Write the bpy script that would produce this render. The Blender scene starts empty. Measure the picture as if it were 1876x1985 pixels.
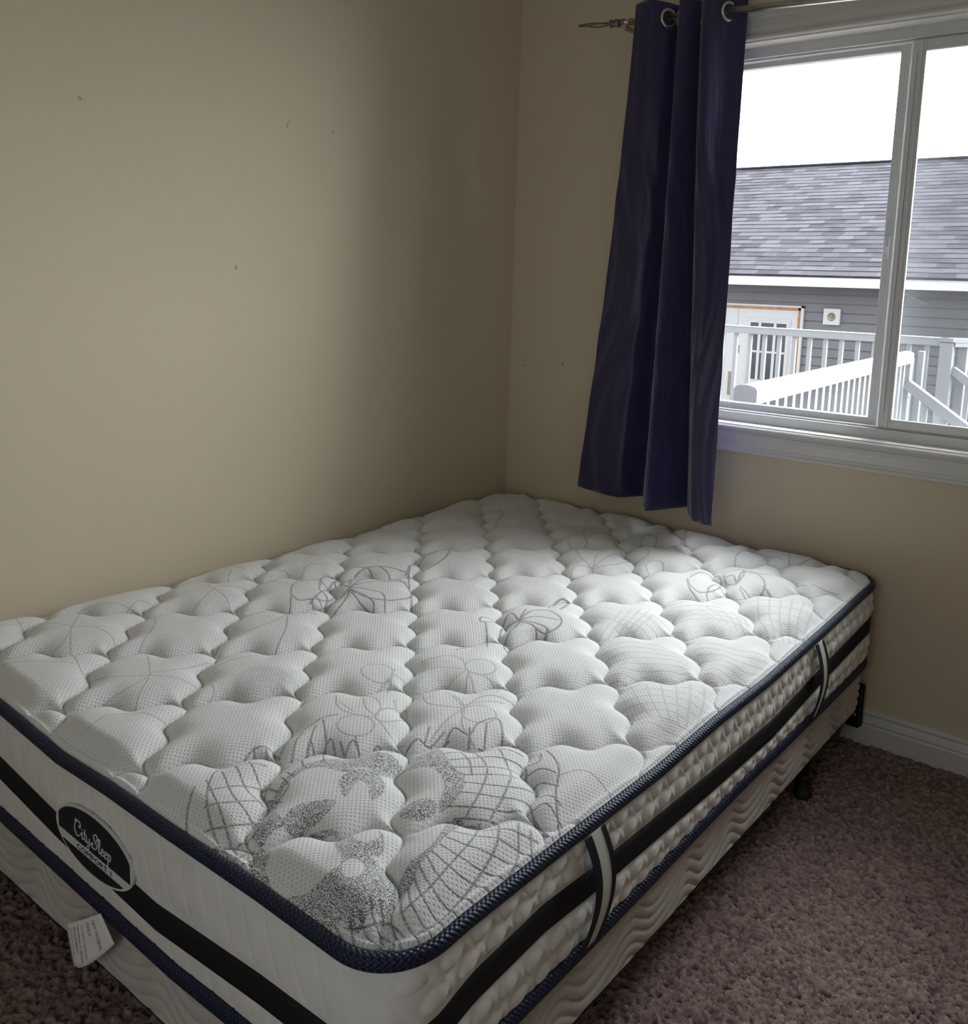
import bpy, bmesh, math, random
import numpy as np
from mathutils import Vector, Matrix

# ------------------------------------------------------------------ camera, sky, exposure
sc = bpy.context.scene
COL = sc.collection
IMG_W, IMG_H = 1876, 1985

def make_camera():
    yaw, pitch, roll, f = 0.6345, -0.1425, 0.04, 1726.33
    px, py = 1049.77, 811.78
    cy, sy, cp, sp = math.cos(yaw), math.sin(yaw), math.cos(pitch), math.sin(pitch)
    fw = Vector((-sy * cp, cy * cp, sp)); r = Vector((cy, sy, 0)); u = r.cross(fw)
    c, s = math.cos(roll), math.sin(roll)
    r2 = c * r + s * u; u2 = -s * r + c * u
    cam = bpy.data.cameras.new('camera'); o = bpy.data.objects.new('camera', cam); COL.objects.link(o)
    m = Matrix((r2, u2, -fw)).transposed().to_4x4(); m.translation = Vector((2.0525, -2.5768, 1.2753))
    o.matrix_world = m
    cam.sensor_fit = 'VERTICAL'; cam.sensor_height = 24.0
    cam.lens = f / IMG_H * 24.0
    cam.shift_x = (IMG_W / 2 - px) / IMG_H
    cam.shift_y = (py - IMG_H / 2) / IMG_H
    cam.clip_start = 0.02
    sc.camera = o
make_camera()

EXPOSURE = 0.24
SKY = 2.6                 # even overcast dome
SKY_BRIGHT = 21.5         # brightest cloud, low behind the garage, where the sun stands
LOBE_DIR = (0.51, 0.74, 0.54)
LOBE_FROM = 0.40
sc.view_settings.view_transform = 'Standard'
sc.view_settings.look = 'None'
sc.view_settings.exposure = EXPOSURE
sc.view_settings.gamma = 1.0
sc.view_settings.use_curve_mapping = False
sc.cycles.max_bounces = 10
sc.cycles.diffuse_bounces = 6
sc.cycles.transparent_max_bounces = 16
sc.cycles.sample_clamp_indirect = 8.0

def make_world():
    w = bpy.data.worlds.new('overcast_sky'); sc.world = w; w.use_nodes = True
    nt = w.node_tree; nt.nodes.clear()
    out = nt.nodes.new('ShaderNodeOutputWorld'); bg = nt.nodes.new('ShaderNodeBackground')
    tc = nt.nodes.new('ShaderNodeTexCoord'); dot = nt.nodes.new('ShaderNodeVectorMath'); dot.operation = 'DOT_PRODUCT'
    d = Vector(LOBE_DIR).normalized(); dot.inputs[1].default_value = d
    mr = nt.nodes.new('ShaderNodeMapRange'); mr.interpolation_type = 'SMOOTHERSTEP'
    mr.inputs[1].default_value = LOBE_FROM; mr.inputs[2].default_value = 1; mr.inputs[3].default_value = SKY; mr.inputs[4].default_value = SKY_BRIGHT
    col = nt.nodes.new('ShaderNodeMix'); col.data_type = 'RGBA'; col.inputs[6].default_value = (.88, .93, 1.0, 1); col.inputs[7].default_value = (.94, .972, 1.0, 1)
    mc = nt.nodes.new('ShaderNodeMapRange'); mc.inputs[1].default_value = LOBE_FROM; mc.inputs[2].default_value = 1
    L = nt.links.new
    L(tc.outputs['Generated'], dot.inputs[0]); L(dot.outputs['Value'], mr.inputs[0]); L(dot.outputs['Value'], mc.inputs[0]); L(mc.outputs[0], col.inputs[0])
    L(col.outputs[2], bg.inputs[0]); L(mr.outputs[0], bg.inputs[1])
    L(bg.outputs[0], out.inputs[0])
make_world()

def make_portal(loc, w, h, rx):                     # sampling aid over the window opening, gives no light of its own
    l = bpy.data.lights.new('window_portal', 'AREA'); l.shape = 'RECTANGLE'; l.size = w; l.size_y = h
    l.cycles.is_portal = True
    o = bpy.data.objects.new('window_portal', l); COL.objects.link(o)
    o.location = loc; o.rotation_euler = (math.radians(rx), 0, 0)
make_portal((1.32, 0.215, 1.457), 1.22, 1.16, -90)
make_portal((1.75, -3.93, 1.22), 1.10, 1.05, 90)  # portal for the added fill window in the rear wall

# ------------------------------------------------------------------ helpers
def tag(o, label=None, cat=None, group=None, kind=None):
    if label: o['label'] = label
    if cat: o['category'] = cat
    if group: o['group'] = group
    if kind: o['kind'] = kind
    return o

def empty(name, loc=(0, 0, 0)):
    o = bpy.data.objects.new(name, None); COL.objects.link(o); o.location = loc
    o.empty_display_size = 0.05
    return o

def link(name, me, mat=None, parent=None, smooth=False, bevel=0, solid=0):
    o = bpy.data.objects.new(name, me); COL.objects.link(o)
    mats = mat if isinstance(mat, (list, tuple)) else [mat]
    if not me.materials:
        for m in mats:
            if m: me.materials.append(m)
    if smooth: me.shade_smooth()
    if parent:
        o.parent = parent
        pl = parent.location.copy(); q = parent.parent
        while q: pl += q.location; q = q.parent
        o.location = -pl                # meshes are written in world coordinates
    if solid:
        s = o.modifiers.new('thickness', 'SOLIDIFY'); s.thickness = solid; s.offset = 0
    if bevel:
        b = o.modifiers.new('bevel', 'BEVEL'); b.width = bevel; b.segments = 2; b.limit_method = 'ANGLE'
    return o

class MB:
    def __init__(self): self.v = []; self.f = []
    def box(self, x0, x1, y0, y1, z0, z1):
        n = len(self.v)
        self.v += [(x0, y0, z0), (x1, y0, z0), (x1, y1, z0), (x0, y1, z0), (x0, y0, z1), (x1, y0, z1), (x1, y1, z1), (x0, y1, z1)]
        self.f += [[n + i for i in q] for q in ((0, 3, 2, 1), (4, 5, 6, 7), (0, 1, 5, 4), (1, 2, 6, 5), (2, 3, 7, 6), (3, 0, 4, 7))]
        return self
    def beam(self, a, b, w, h, up=(0, 0, 1)):
        a, b = Vector(a), Vector(b); d = (b - a).normalized(); s = d.cross(Vector(up)).normalized(); u = s.cross(d)
        n = len(self.v)
        for p in (a, b):
            for i, j in ((-1, -1), (1, -1), (1, 1), (-1, 1)): self.v.append(tuple(p + s * (i * w / 2) + u * (j * h / 2)))
        self.f += [[n + i for i in q] for q in ((3, 2, 1, 0), (4, 5, 6, 7), (0, 1, 5, 4), (1, 2, 6, 5), (2, 3, 7, 6), (3, 0, 4, 7))]
        return self
    def tube(self, pts, r, n=12, cap=True, ry=None):
        pts = [Vector(p) for p in pts]; base = len(self.v); k = len(pts)
        rs = r if isinstance(r, (list, tuple)) else [r] * k
        for i, p in enumerate(pts):
            d = (pts[min(i + 1, k - 1)] - pts[max(i - 1, 0)]).normalized()
            up = Vector((0, 0, 1)) if abs(d.z) < 0.9 else Vector((0, 1, 0))
            s = d.cross(up).normalized(); u = s.cross(d)
            for j in range(n):
                a = 2 * math.pi * j / n
                self.v.append(tuple(p + s * (rs[i] * math.cos(a)) + u * ((ry or rs[i]) * math.sin(a))))
        for i in range(k - 1):
            for j in range(n):
                a, b = base + i * n + j, base + i * n + (j + 1) % n
                self.f.append([a, b, b + n, a + n])
        if cap:
            self.f.append([base + j for j in range(n)][::-1]); self.f.append([base + (k - 1) * n + j for j in range(n)])
        return self
    def poly(self, pts, d):            # prism: polygon extruded by vector d
        n = len(self.v); k = len(pts); d = Vector(d)
        self.v += [tuple(p) for p in pts] + [tuple(Vector(p) + d) for p in pts]
        self.f.append(list(range(n, n + k))); self.f.append([n + k + i for i in range(k)][::-1])
        for i in range(k):
            j = (i + 1) % k; self.f.append([n + i, n + k + i, n + k + j, n + j])
        return self
    def torus(self, c, ax, R, r, n=28, m=8):
        c, ax = Vector(c), Vector(ax).normalized(); s = ax.orthogonal().normalized(); t = ax.cross(s); b = len(self.v)
        for i in range(n):
            a = 2 * math.pi * i / n; d = s * math.cos(a) + t * math.sin(a)
            for j in range(m):
                q = 2 * math.pi * j / m; self.v.append(tuple(c + d * (R + r * math.cos(q)) + ax * (r * math.sin(q))))
        for i in range(n):
            for j in range(m):
                self.f.append([b + i * m + j, b + ((i + 1) % n) * m + j, b + ((i + 1) % n) * m + (j + 1) % m, b + i * m + (j + 1) % m])
        return self
    def disc_ring(self, c, ax, prof, n=28):      # lathe: prof = [(radius, along)]
        c, ax = Vector(c), Vector(ax).normalized(); s = ax.orthogonal().normalized(); t = ax.cross(s); b = len(self.v); m = len(prof)
        for i in range(n):
            a = 2 * math.pi * i / n; d = s * math.cos(a) + t * math.sin(a)
            for (R, h) in prof: self.v.append(tuple(c + d * R + ax * h))
        for i in range(n):
            for j in range(m - 1):
                self.f.append([b + i * m + j, b + ((i + 1) % n) * m + j, b + ((i + 1) % n) * m + j + 1, b + i * m + j + 1])
        return self
    def mesh(self, name):
        me = bpy.data.meshes.new(name); me.from_pydata(self.v, [], self.f); me.update()
        bm = bmesh.new(); bm.from_mesh(me); bmesh.ops.recalc_face_normals(bm, faces=bm.faces); bm.to_mesh(me); bm.free()
        return me
    def build(self, name, mat, parent=None, **k): return link(name, self.mesh(name), mat, parent, **k)

def grid_mesh(name, V, ni, nj, wrap_i=False, mask=None, uv=None, attrs=None, cap_bottom=None):
    """V: (ni,nj,3) array -> quad mesh"""
    idx = np.arange(ni * nj).reshape(ni, nj)
    a = idx if wrap_i else idx[:-1]
    b = np.roll(idx, -1, 0) if wrap_i else idx[1:]
    q = np.stack([a[:, :-1], b[:, :-1], b[:, 1:], a[:, 1:]], -1).reshape(-1, 4)
    if mask is not None: q = q[mask.reshape(-1)[q].all(1)]
    me = bpy.data.meshes.new(name)
    me.vertices.add(ni * nj); me.vertices.foreach_set('co', np.ascontiguousarray(V, dtype=np.float32).reshape(-1))
    nq = len(q)
    me.loops.add(nq * 4); me.loops.foreach_set('vertex_index', q.astype(np.int32).reshape(-1))
    me.polygons.add(nq); me.polygons.foreach_set('loop_start', (np.arange(nq) * 4).astype(np.int32))
    me.update(calc_edges=True)
    if uv is not None:
        l = me.uv_layers.new(name='uv'); l.data.foreach_set('uv', uv.reshape(-1, 2)[q.reshape(-1)].astype(np.float32).reshape(-1))
    for k, arr in (attrs or {}).items():
        at = me.attributes.new(k, 'FLOAT', 'POINT'); at.data.foreach_set('value', arr.reshape(-1).astype(np.float32))
    me.validate(); me.shade_smooth()
    return me

def smooth(a, lo, hi):
    t = np.clip((a - lo) / (hi - lo), 0, 1); return t * t * (3 - 2 * t)

def catmull(P, n):
    P = np.asarray(P, float); k = len(P); Q = np.vstack([2 * P[0] - P[1], P, 2 * P[-1] - P[-2]])
    out = []
    for t in np.linspace(0, k - 1, n):
        i = min(int(t), k - 2); u = t - i; a, b, c, d = Q[i], Q[i + 1], Q[i + 2], Q[i + 3]
        out.append(0.5 * (2 * b + (c - a) * u + (2 * a - 5 * b + 4 * c - d) * u * u + (3 * b - a - 3 * c + d) * u ** 3))
    return np.array(out)

# ------------------------------------------------------------------ materials
class Mat:
    def __init__(self, name, color=(.8, .8, .8), rough=.6, metal=0, spec=.5, sheen=0):
        self.m = bpy.data.materials.new(name); self.m.use_nodes = True; self.nt = self.m.node_tree
        self.b = self.nt.nodes['Principled BSDF']
        self.b.inputs['Base Color'].default_value = (*color, 1); self.b.inputs['Roughness'].default_value = rough
        self.b.inputs['Metallic'].default_value = metal; self.b.inputs['Specular IOR Level'].default_value = spec
        self.b.inputs['Sheen Weight'].default_value = sheen
        self._h = None
    def n(self, t, **k):
        x = self.nt.nodes.new('ShaderNode' + t)
        for a, v in k.items(): setattr(x, a, v)
        return x
    def l(self, a, b): self.nt.links.new(a, b)
    def math(self, op, a, b=None, c=None):
        x = self.n('Math', operation=op)
        for i, v in enumerate((a, b, c)):
            if v is None: continue
            if hasattr(v, 'links'): self.l(v, x.inputs[i])
            else: x.inputs[i].default_value = v
        return x.outputs[0]
    def coord(self, kind='Object', scale=None):
        o = self.n('TexCoord').outputs[kind]
        if scale:
            m = self.n('Mapping'); m.inputs['Scale'].default_value = scale; self.l(o, m.inputs[0]); o = m.outputs[0]
        return o
    def noise(self, scale, detail=2, rough=.5, vec=None):
        x = self.n('TexNoise'); x.inputs['Scale'].default_value = scale; x.inputs['Detail'].default_value = detail
        x.inputs['Roughness'].default_value = rough
        self.l(vec if vec is not None else self.coord(), x.inputs['Vector']); return x.outputs['Fac']
    def attr(self, name): return self.n('Attribute', attribute_name=name).outputs['Fac']
    def ramp(self, fac, stops):
        x = self.n('ValToRGB'); e = x.color_ramp.elements
        while len(e) < len(stops): e.new(.5)
        for q, (p, c) in zip(e, stops): q.position = p; q.color = (*c, 1)
        self.l(fac, x.inputs[0]); return x.outputs[0]
    def mix(self, fac, a, b):
        x = self.n('Mix', data_type='RGBA')
        for s, v in ((x.inputs[0], fac), (x.inputs[6], a), (x.inputs[7], b)):
            if hasattr(v, 'links'): self.l(v, s)
            elif isinstance(v, tuple): s.default_value = (*v, 1)
            else: s.default_value = v
        return x.outputs[2]
    def color(self, s): self.l(s, self.b.inputs['Base Color'])
    def bump(self, h, strength=.3, dist=.002):
        x = self.n('Bump'); x.inputs['Strength'].default_value = strength; x.inputs['Distance'].default_value = dist
        self.l(h, x.inputs['Height'])
        if self._h is not None: self.l(self._h, x.inputs['Normal'])
        self._h = x.outputs[0]; self.l(self._h, self.b.inputs['Normal']); return self
    def vary(self, c1, c2, scale, detail=3):
        self.color(self.ramp(self.noise(scale, detail), [(.3, c1), (.7, c2)])); return self

def simple(name, color, rough=.6, metal=0, spec=.5, var=.06, scale=30, bump=0, bscale=200):
    M = Mat(name, color, rough, metal, spec)
    M.vary(tuple(c * (1 - var) for c in color), tuple(min(1, c * (1 + var)) for c in color), scale)
    if bump: M.bump(M.noise(bscale, 2), bump, .001)
    return M.m

def wall_paint(name, spots=()):
    M = Mat(name, WALL, .75, spec=.25)
    base = M.ramp(M.noise(1.2, 2), [(.3, tuple(c * .985 for c in WALL)), (.7, tuple(min(1, c * 1.01) for c in WALL))])
    for (p, r, sc3, col, fac) in spots:
        v = M.coord()
        sub = M.n('VectorMath', operation='SUBTRACT'); M.l(v, sub.inputs[0]); sub.inputs[1].default_value = p
        mul = M.n('VectorMath', operation='MULTIPLY'); M.l(sub.outputs[0], mul.inputs[0]); mul.inputs[1].default_value = sc3
        ln = M.n('VectorMath', operation='LENGTH'); M.l(mul.outputs[0], ln.inputs[0])
        d = M.math('ADD', ln.outputs['Value'], M.math('MULTIPLY', M.math('SUBTRACT', M.noise(160, 2), .5), r * 1.4))
        mr = M.n('MapRange'); mr.inputs[1].default_value = r; mr.inputs[2].default_value = r * .5; mr.inputs[3].default_value = 0; mr.inputs[4].default_value = fac
        M.l(d, mr.inputs[0]); base = M.mix(mr.outputs[0], base, col)
    M.color(base)
    M.bump(M.noise(260, 2), .08, .001)
    return M.m

WALL = (.615, .53, .39)
M_wall = wall_paint('beige_wall_paint')
M_wall_left = wall_paint('beige_wall_paint_scuffed', [
    ((0, -1.1623, 1.3035), .007, (1, 1, 1), (.33, .22, .34), .75), ((0, -1.5536, 1.656), .006, (1, 1, 1), (.25, .2, .15), .6),
    ((0, -.9982, 1.690), .0035, (1, 1, .32), (.2, .16, .12), .55), ((0, -.992, 1.700), .003, (1, .4, 1), (.2, .16, .12), .5),
    ((0, -.842, 1.696), .003, (1, 1, .4), (.2, .16, .12), .55), ((0, -.838, 1.702), .0025, (1, .4, 1), (.2, .16, .12), .5)])
M_wall_back = wall_paint('beige_wall_paint_nicked', [
    ((.2375, 0, 1.021), .004, (1, 1, .6), (.16, .1, .08), .8), ((.133, 0, .953), .003, (1, 1, 1), (.16, .1, .08), .7),
    ((.06, 0, 1.004), .003, (.5, 1, 1), (.16, .12, .1), .7), ((.9, 0, .16), .004, (1, 1, 1), (.2, .17, .14), .5)])
M_ceiling = simple('white_ceiling_paint', (.72, .71, .68), .9, var=.02, bump=.3, bscale=90)
M_trim = simple('white_trim_paint', (.60, .58, .555), .38, var=.015)
M_vinyl = simple('white_window_vinyl', (.66, .665, .66), .32, var=.012)
M_steel = simple('brushed_nickel', (.66, .63, .60), .30, 1, var=.08, scale=60)
M_pewter = simple('dull_pewter', (.25, .23, .21), .42, 1, var=.1, scale=80)
M_frame = simple('black_bed_metal', (.012, .012, .014), .45, .6, var=.2)
M_plastic = simple('black_plastic', (.012, .013, .016), .5, var=.2)
M_brown = simple('dark_brown_steel', (.045, .022, .018), .55, .3, var=.2)

def carpet():
    M = Mat('mauve_brown_frieze_carpet', (.2, .15, .14), .95, spec=.1)
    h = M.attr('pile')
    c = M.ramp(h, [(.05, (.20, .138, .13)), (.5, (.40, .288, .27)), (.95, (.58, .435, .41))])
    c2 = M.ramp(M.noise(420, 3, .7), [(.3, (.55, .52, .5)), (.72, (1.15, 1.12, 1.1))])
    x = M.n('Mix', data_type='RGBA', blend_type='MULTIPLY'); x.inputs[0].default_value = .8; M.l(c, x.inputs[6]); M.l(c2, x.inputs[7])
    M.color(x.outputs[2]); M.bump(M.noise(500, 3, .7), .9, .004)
    return M.m
M_carpet = carpet()

def knit_top():
    M = Mat('quilted_knit_ticking', (.74, .74, .73), .85, spec=.2, sheen=.25)
    v = M.coord()
    sep = M.n('SeparateXYZ'); M.l(v, sep.inputs[0])
    k = 2 * math.pi / .0085
    dots = M.math('MULTIPLY', M.math('SINE', M.math('MULTIPLY', sep.outputs[0], k)), M.math('SINE', M.math('MULTIPLY', sep.outputs[1], k)))
    pit = M.math('SMOOTHSTEP' if False else 'MULTIPLY', M.math('MAXIMUM', M.math('SUBTRACT', dots, .25), 0), 1.33)
    stip = M.attr('stipple'); ink = M.attr('ink')
    plain = M.math('SUBTRACT', 1, M.math('MINIMUM', M.math('ADD', stip, M.math('MULTIPLY', ink, .7)), 1))
    worm = M.noise(560, 1, .4)
    thr = M.n('MapRange'); thr.inputs[1].default_value = .46; thr.inputs[2].default_value = .54; M.l(worm, thr.inputs[0])
    base = M.mix(M.math('MULTIPLY', pit, M.math('MULTIPLY', plain, .38)), (.72, .72, .715), (.40, .395, .39))  # shade inside the dimples painted into the base colour, besides the bump
    yarn = (.075, .08, .095)
    base = M.mix(M.math('MULTIPLY', stip, M.math('MULTIPLY', thr.outputs[0], .92)), base, yarn)
    tick = M.n('MapRange'); tick.inputs[1].default_value = .40; tick.inputs[2].default_value = .50; tick.inputs[3].default_value = .25; tick.inputs[4].default_value = 1
    M.l(M.noise(520, 1, .4), tick.inputs[0])
    base = M.mix(M.math('MULTIPLY', ink, M.math('MULTIPLY', tick.outputs[0], .9)), base, yarn)
    M.color(base)
    M.bump(M.math('MULTIPLY', M.math('MULTIPLY', pit, plain), -1), .55, .0022)
    M.bump(M.math('MULTIPLY', ink, -1), .5, .002)
    M.bump(M.noise(900, 2), .25, .0006)
    return M.m
M_top = knit_top()

def weave(name, c1, c2, pu, pv, rough=.7, strength=.6, dist=.0015):
    M = Mat(name, c1, rough, spec=.3)
    uv = M.coord('UV'); sep = M.n('SeparateXYZ'); M.l(uv, sep.inputs[0])
    s = M.math('MULTIPLY', M.math('SINE', M.math('MULTIPLY', sep.outputs[0], 2 * math.pi / pu)), M.math('SINE', M.math('MULTIPLY', sep.outputs[1], 2 * math.pi / pv)))
    h = M.math('ADD', M.math('MULTIPLY', s, .5), .5)
    M.color(M.mix(h, c1, c2)); M.bump(h, strength, dist)
    return M.m
M_piping = weave('navy_mesh_edge_tape', (.004, .005, .010), (.018, .028, .076), .0085, .0085, .5, .8, .002)
M_band = weave('black_ribbed_band', (.0035, .0035, .005), (.010, .011, .017), .006, 1e3, .75, .4, .001)
M_strap_edge = weave('navy_strap_webbing', (.005, .006, .009), (.012, .014, .022), .003, .003, .7)
M_strap = weave('white_strap_webbing', (.56, .555, .545), (.68, .675, .665), .003, .012, .75)

def ticking(name, c, rough=.8):
    M = Mat(name, c, rough, spec=.25, sheen=.15)
    M.vary(tuple(q * .95 for q in c), tuple(q * 1.04 for q in c), 25)
    M.bump(M.noise(1100, 2), .3, .0006); return M.m
M_border = ticking('white_quilted_border_ticking', (.72, .70, .665))
M_box = ticking('cream_box_spring_damask', (.50, .455, .42), .75)
M_tagcloth = simple('white_tag_cloth', (.74, .72, .71), .8, var=.02)
M_label_black = simple('black_satin_label', (.006, .006, .008), .6, var=.2)
M_label_white = simple('silver_white_thread', (.62, .61, .60), .7, var=.03, scale=300)
M_print = simple('grey_print_ink', (.12, .11, .12), .8)

def satin():
    M = Mat('navy_satin_blackout', (.040, .031, .105), .34, spec=.35, sheen=.3)
    v = M.coord('UV')
    mp = M.n('Mapping'); mp.inputs['Scale'].default_value = (70, 7, 1); M.l(v, mp.inputs[0])
    M.color(M.ramp(M.noise(1, 4, .6, mp.outputs[0]), [(.3, (.017, .015, .050)), (.7, (.032, .027, .098))]))
    M.bump(M.noise(1, 5, .65, mp.outputs[0]), .35, .004)
    return M.m
M_curtain = satin()

def glass():
    M = Mat('clear_window_glass'); nt = M.nt
    nt.nodes.remove(M.b); out = nt.nodes['Material Output']
    tr = M.n('BsdfTransparent'); tr.inputs[0].default_value = (.97, .985, .98, 1)
    gl = M.n('BsdfGlossy'); gl.inputs['Roughness'].default_value = .01
    lw = M.n('LayerWeight'); lw.inputs[0].default_value = .12
    mx = M.n('MixShader'); M.l(M.math('MULTIPLY', lw.outputs['Fresnel'], .55), mx.inputs[0]); M.l(tr.outputs[0], mx.inputs[1]); M.l(gl.outputs[0], mx.inputs[2])
    M.l(mx.outputs[0], out.inputs[0]); return M.m
M_glass = glass()

def screen():
    M = Mat('grey_insect_screen', (.30, .31, .34), .6); nt = M.nt; out = nt.nodes['Material Output']
    v = M.coord(); sep = M.n('SeparateXYZ'); M.l(v, sep.inputs[0])
    def wire(s):
        fr = M.math('FRACT', M.math('MULTIPLY', s, 1 / .0016)); return M.math('LESS_THAN', fr, .13)
    w = M.math('MAXIMUM', wire(sep.outputs[0]), wire(sep.outputs[2]))
    tr = M.n('BsdfTransparent'); mx = M.n('MixShader'); M.l(w, mx.inputs[0]); M.l(tr.outputs[0], mx.inputs[1]); M.l(M.b.outputs[0], mx.inputs[2])
    M.l(mx.outputs[0], out.inputs[0]); return M.m
M_screen = screen()

M_siding = simple('grey_vinyl_siding', (.13, .125, .133), .55, var=.06, scale=3)
M_white_ext = simple('white_outdoor_vinyl', (.262, .267, .28), .45, var=.02)
M_fascia = simple('white_aluminium_fascia', (.80, .80, .81), .45, var=.02)
M_door = simple('primed_white_door', (.46, .45, .45), .5, var=.02)
M_wood = simple('raw_pine_frame', (.33, .155, .07), .7, var=.25, scale=14)
M_dark_glass = simple('dark_door_glass', (.035, .04, .05), .08, var=.1, scale=4)
M_hinge = simple('dull_brass_hinge', (.22, .19, .16), .5, .6, var=.3, scale=60)
M_deck = simple('grey_deck_board', (.28, .26, .25), .7, var=.15, scale=5)
M_ground = simple('packed_gravel_yard', (.20, .18, .16), .95, var=.3, scale=12)

def shingles():
    M = Mat('grey_laminate_shingles', (.1, .1, .11), .9, spec=.2)
    v = M.coord()
    br = M.n('TexBrick'); br.offset = .37; br.offset_frequency = 2; br.squash = 1.45; br.squash_frequency = 3
    br.inputs['Color1'].default_value = (.027, .0245, .031, 1); br.inputs['Color2'].default_value = (.086, .080, .094, 1); br.inputs['Mortar'].default_value = (.05, .046, .055, 1)
    br.inputs['Scale'].default_value = 1; br.inputs['Mortar Size'].default_value = .004; br.inputs['Bias'].default_value = .15
    br.inputs['Brick Width'].default_value = .21; br.inputs['Row Height'].default_value = .14
    M.l(v, br.inputs['Vector'])
    x = M.n('Mix', data_type='RGBA', blend_type='MULTIPLY'); x.inputs[0].default_value = .6
    M.l(br.outputs[0], x.inputs[6]); M.l(M.ramp(M.noise(120, 3, .7), [(.3, (.7, .7, .7)), (.7, (1.2, 1.2, 1.2))]), x.inputs[7])
    M.color(x.outputs[2]); M.bump(M.noise(200, 2), .4, .002); return M.m
M_shingle = shingles()

# ------------------------------------------------------------------ the room
RX, RY, RZ = 3.05, -3.7, 2.44            # right wall x, rear wall y, ceiling z
WX0, WX1, WZ0, WZ1 = 0.72, 1.92, 0.885, 2.030   # window opening
WT = 0.20

def structure(o): o['kind'] = 'structure'; return o

def build_shell():
    structure(MB().box(-.15, 0, RY, WT, -.1, RZ).build('wall_left', M_wall_left))
    m = MB()
    m.box(0, WX0, 0, WT, -.1, RZ).box(WX1, RX, 0, WT, -.1, RZ).box(WX0, WX1, 0, WT, -.1, WZ0).box(WX0, WX1, 0, WT, WZ1, RZ)
    structure(m.build('wall_back', M_wall_back))
    m = MB(); e = WT + .012                    # outdoor cladding of the same wall
    m.box(-3, WX0, WT, e, -.95, 3).box(WX1, 6, WT, e, -.95, 3).box(WX0, WX1, WT, e, -.95, WZ0).box(WX0, WX1, WT, e, WZ1, 3)
    structure(m.build('wall_outside', M_siding))
    structure(MB().box(RX, RX + .15, RY, WT, -.1, RZ).build('wall_right', M_wall))
    m = MB(); a, b, c, d = 1.20, 2.30, .70, 1.75     # rear wall with an unseen window, added behind the camera as fill light
    m.box(-.15, a, RY - .15, RY, -.1, RZ).box(b, RX + .15, RY - .15, RY, -.1, RZ).box(a, b, RY - .15, RY, -.1, c).box(a, b, RY - .15, RY, d, RZ)
    structure(m.build('wall_front', M_wall))
    w = empty('fill_window', (1.75, RY - .08, c)); structure(w)
    f = MB()
    for x in (a, b - .04): f.box(x, x + .04, RY - .11, RY - .05, c, d)
    f.box(a, b, RY - .11, RY - .05, c, c + .04).box(a, b, RY - .11, RY - .05, d - .04, d)
    f.build('window_frame', M_vinyl, w)
    MB().box(a + .04, b - .04, RY - .082, RY - .078, c + .04, d - .04).build('glass_pane', M_glass, w)
    structure(MB().box(-.15, RX + .15, RY - .15, WT, RZ, RZ + .1).build('ceiling', M_ceiling))

def build_floor():
    rng = np.random.default_rng(3)
    xs = np.concatenate([np.arange(0, 2.35, .004), np.linspace(2.36, RX, 40)])
    ys = np.concatenate([np.linspace(RY, -2.6, 60), np.arange(-2.595, 0.001, .004)])
    nx, ny = len(xs), len(ys)
    def blur(a, k):
        for _ in range(2):
            for ax in (0, 1):
                c = np.cumsum(np.concatenate([np.take(a, range(-k, 0), ax), a, np.take(a, range(0, k + 1), ax)], ax), ax)
                n = a.shape[ax]
                a = (np.take(c, range(2 * k, 2 * k + n), ax) - np.take(c, range(0, n), ax)) / (2 * k)
        return a
    def norm(a): a = a - a.mean(); return a / a.std()
    h = norm(rng.standard_normal((nx, ny))) * .85 + norm(blur(rng.standard_normal((nx, ny)), 1)) * .85 + norm(blur(rng.standard_normal((nx, ny)), 3)) * .18 + norm(blur(rng.standard_normal((nx, ny)), 14)) * .08
    h = norm(h)
    V = np.zeros((nx, ny, 3)); V[..., 0] = xs[:, None]; V[..., 1] = ys[None, :]
    jit = .0012
    V[1:-1, 1:-1, 0] += rng.standard_normal((nx - 2, ny - 2)) * jit; V[1:-1, 1:-1, 1] += rng.standard_normal((nx - 2, ny - 2)) * jit
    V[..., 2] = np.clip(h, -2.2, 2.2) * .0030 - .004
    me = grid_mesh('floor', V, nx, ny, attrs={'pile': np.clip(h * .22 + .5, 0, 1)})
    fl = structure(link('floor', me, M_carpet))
    MB().box(-.15, RX + .15, RY - .15, WT, -.10, -.022).build('subfloor', M_ground, fl)

BASE_PROF = [(0, -.014), (.013, -.014), (.013, .052), (.0105, .058), (.0135, .063), (.0105, .074), (.0065, .083), (.0085, .090), (.006, .098), (0, .101)]   # (proud, height)
def build_baseboards():
    def run(name, pts_fn, a, b):
        m = MB(); k = len(BASE_PROF)
        for t in (a, b): m.v += [pts_fn(t, d, h) for d, h in BASE_PROF]
        m.f += [[i, (i + 1) % k, k + (i + 1) % k, k + i] for i in range(k)] + [list(range(k)), list(range(k, 2 * k))]
        structure(m.build(name, M_trim))
    run('baseboard_back', lambda t, d, h: (t, -d, h), .0, RX)
    run('baseboard_left', lambda t, d, h: (d, t, h), RY, -.014)
    run('baseboard_right', lambda t, d, h: (RX - d, t, h), RY, -.014)
    run('baseboard_front', lambda t, d, h: (t, RY + d, h), .014, RX - .014)

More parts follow.
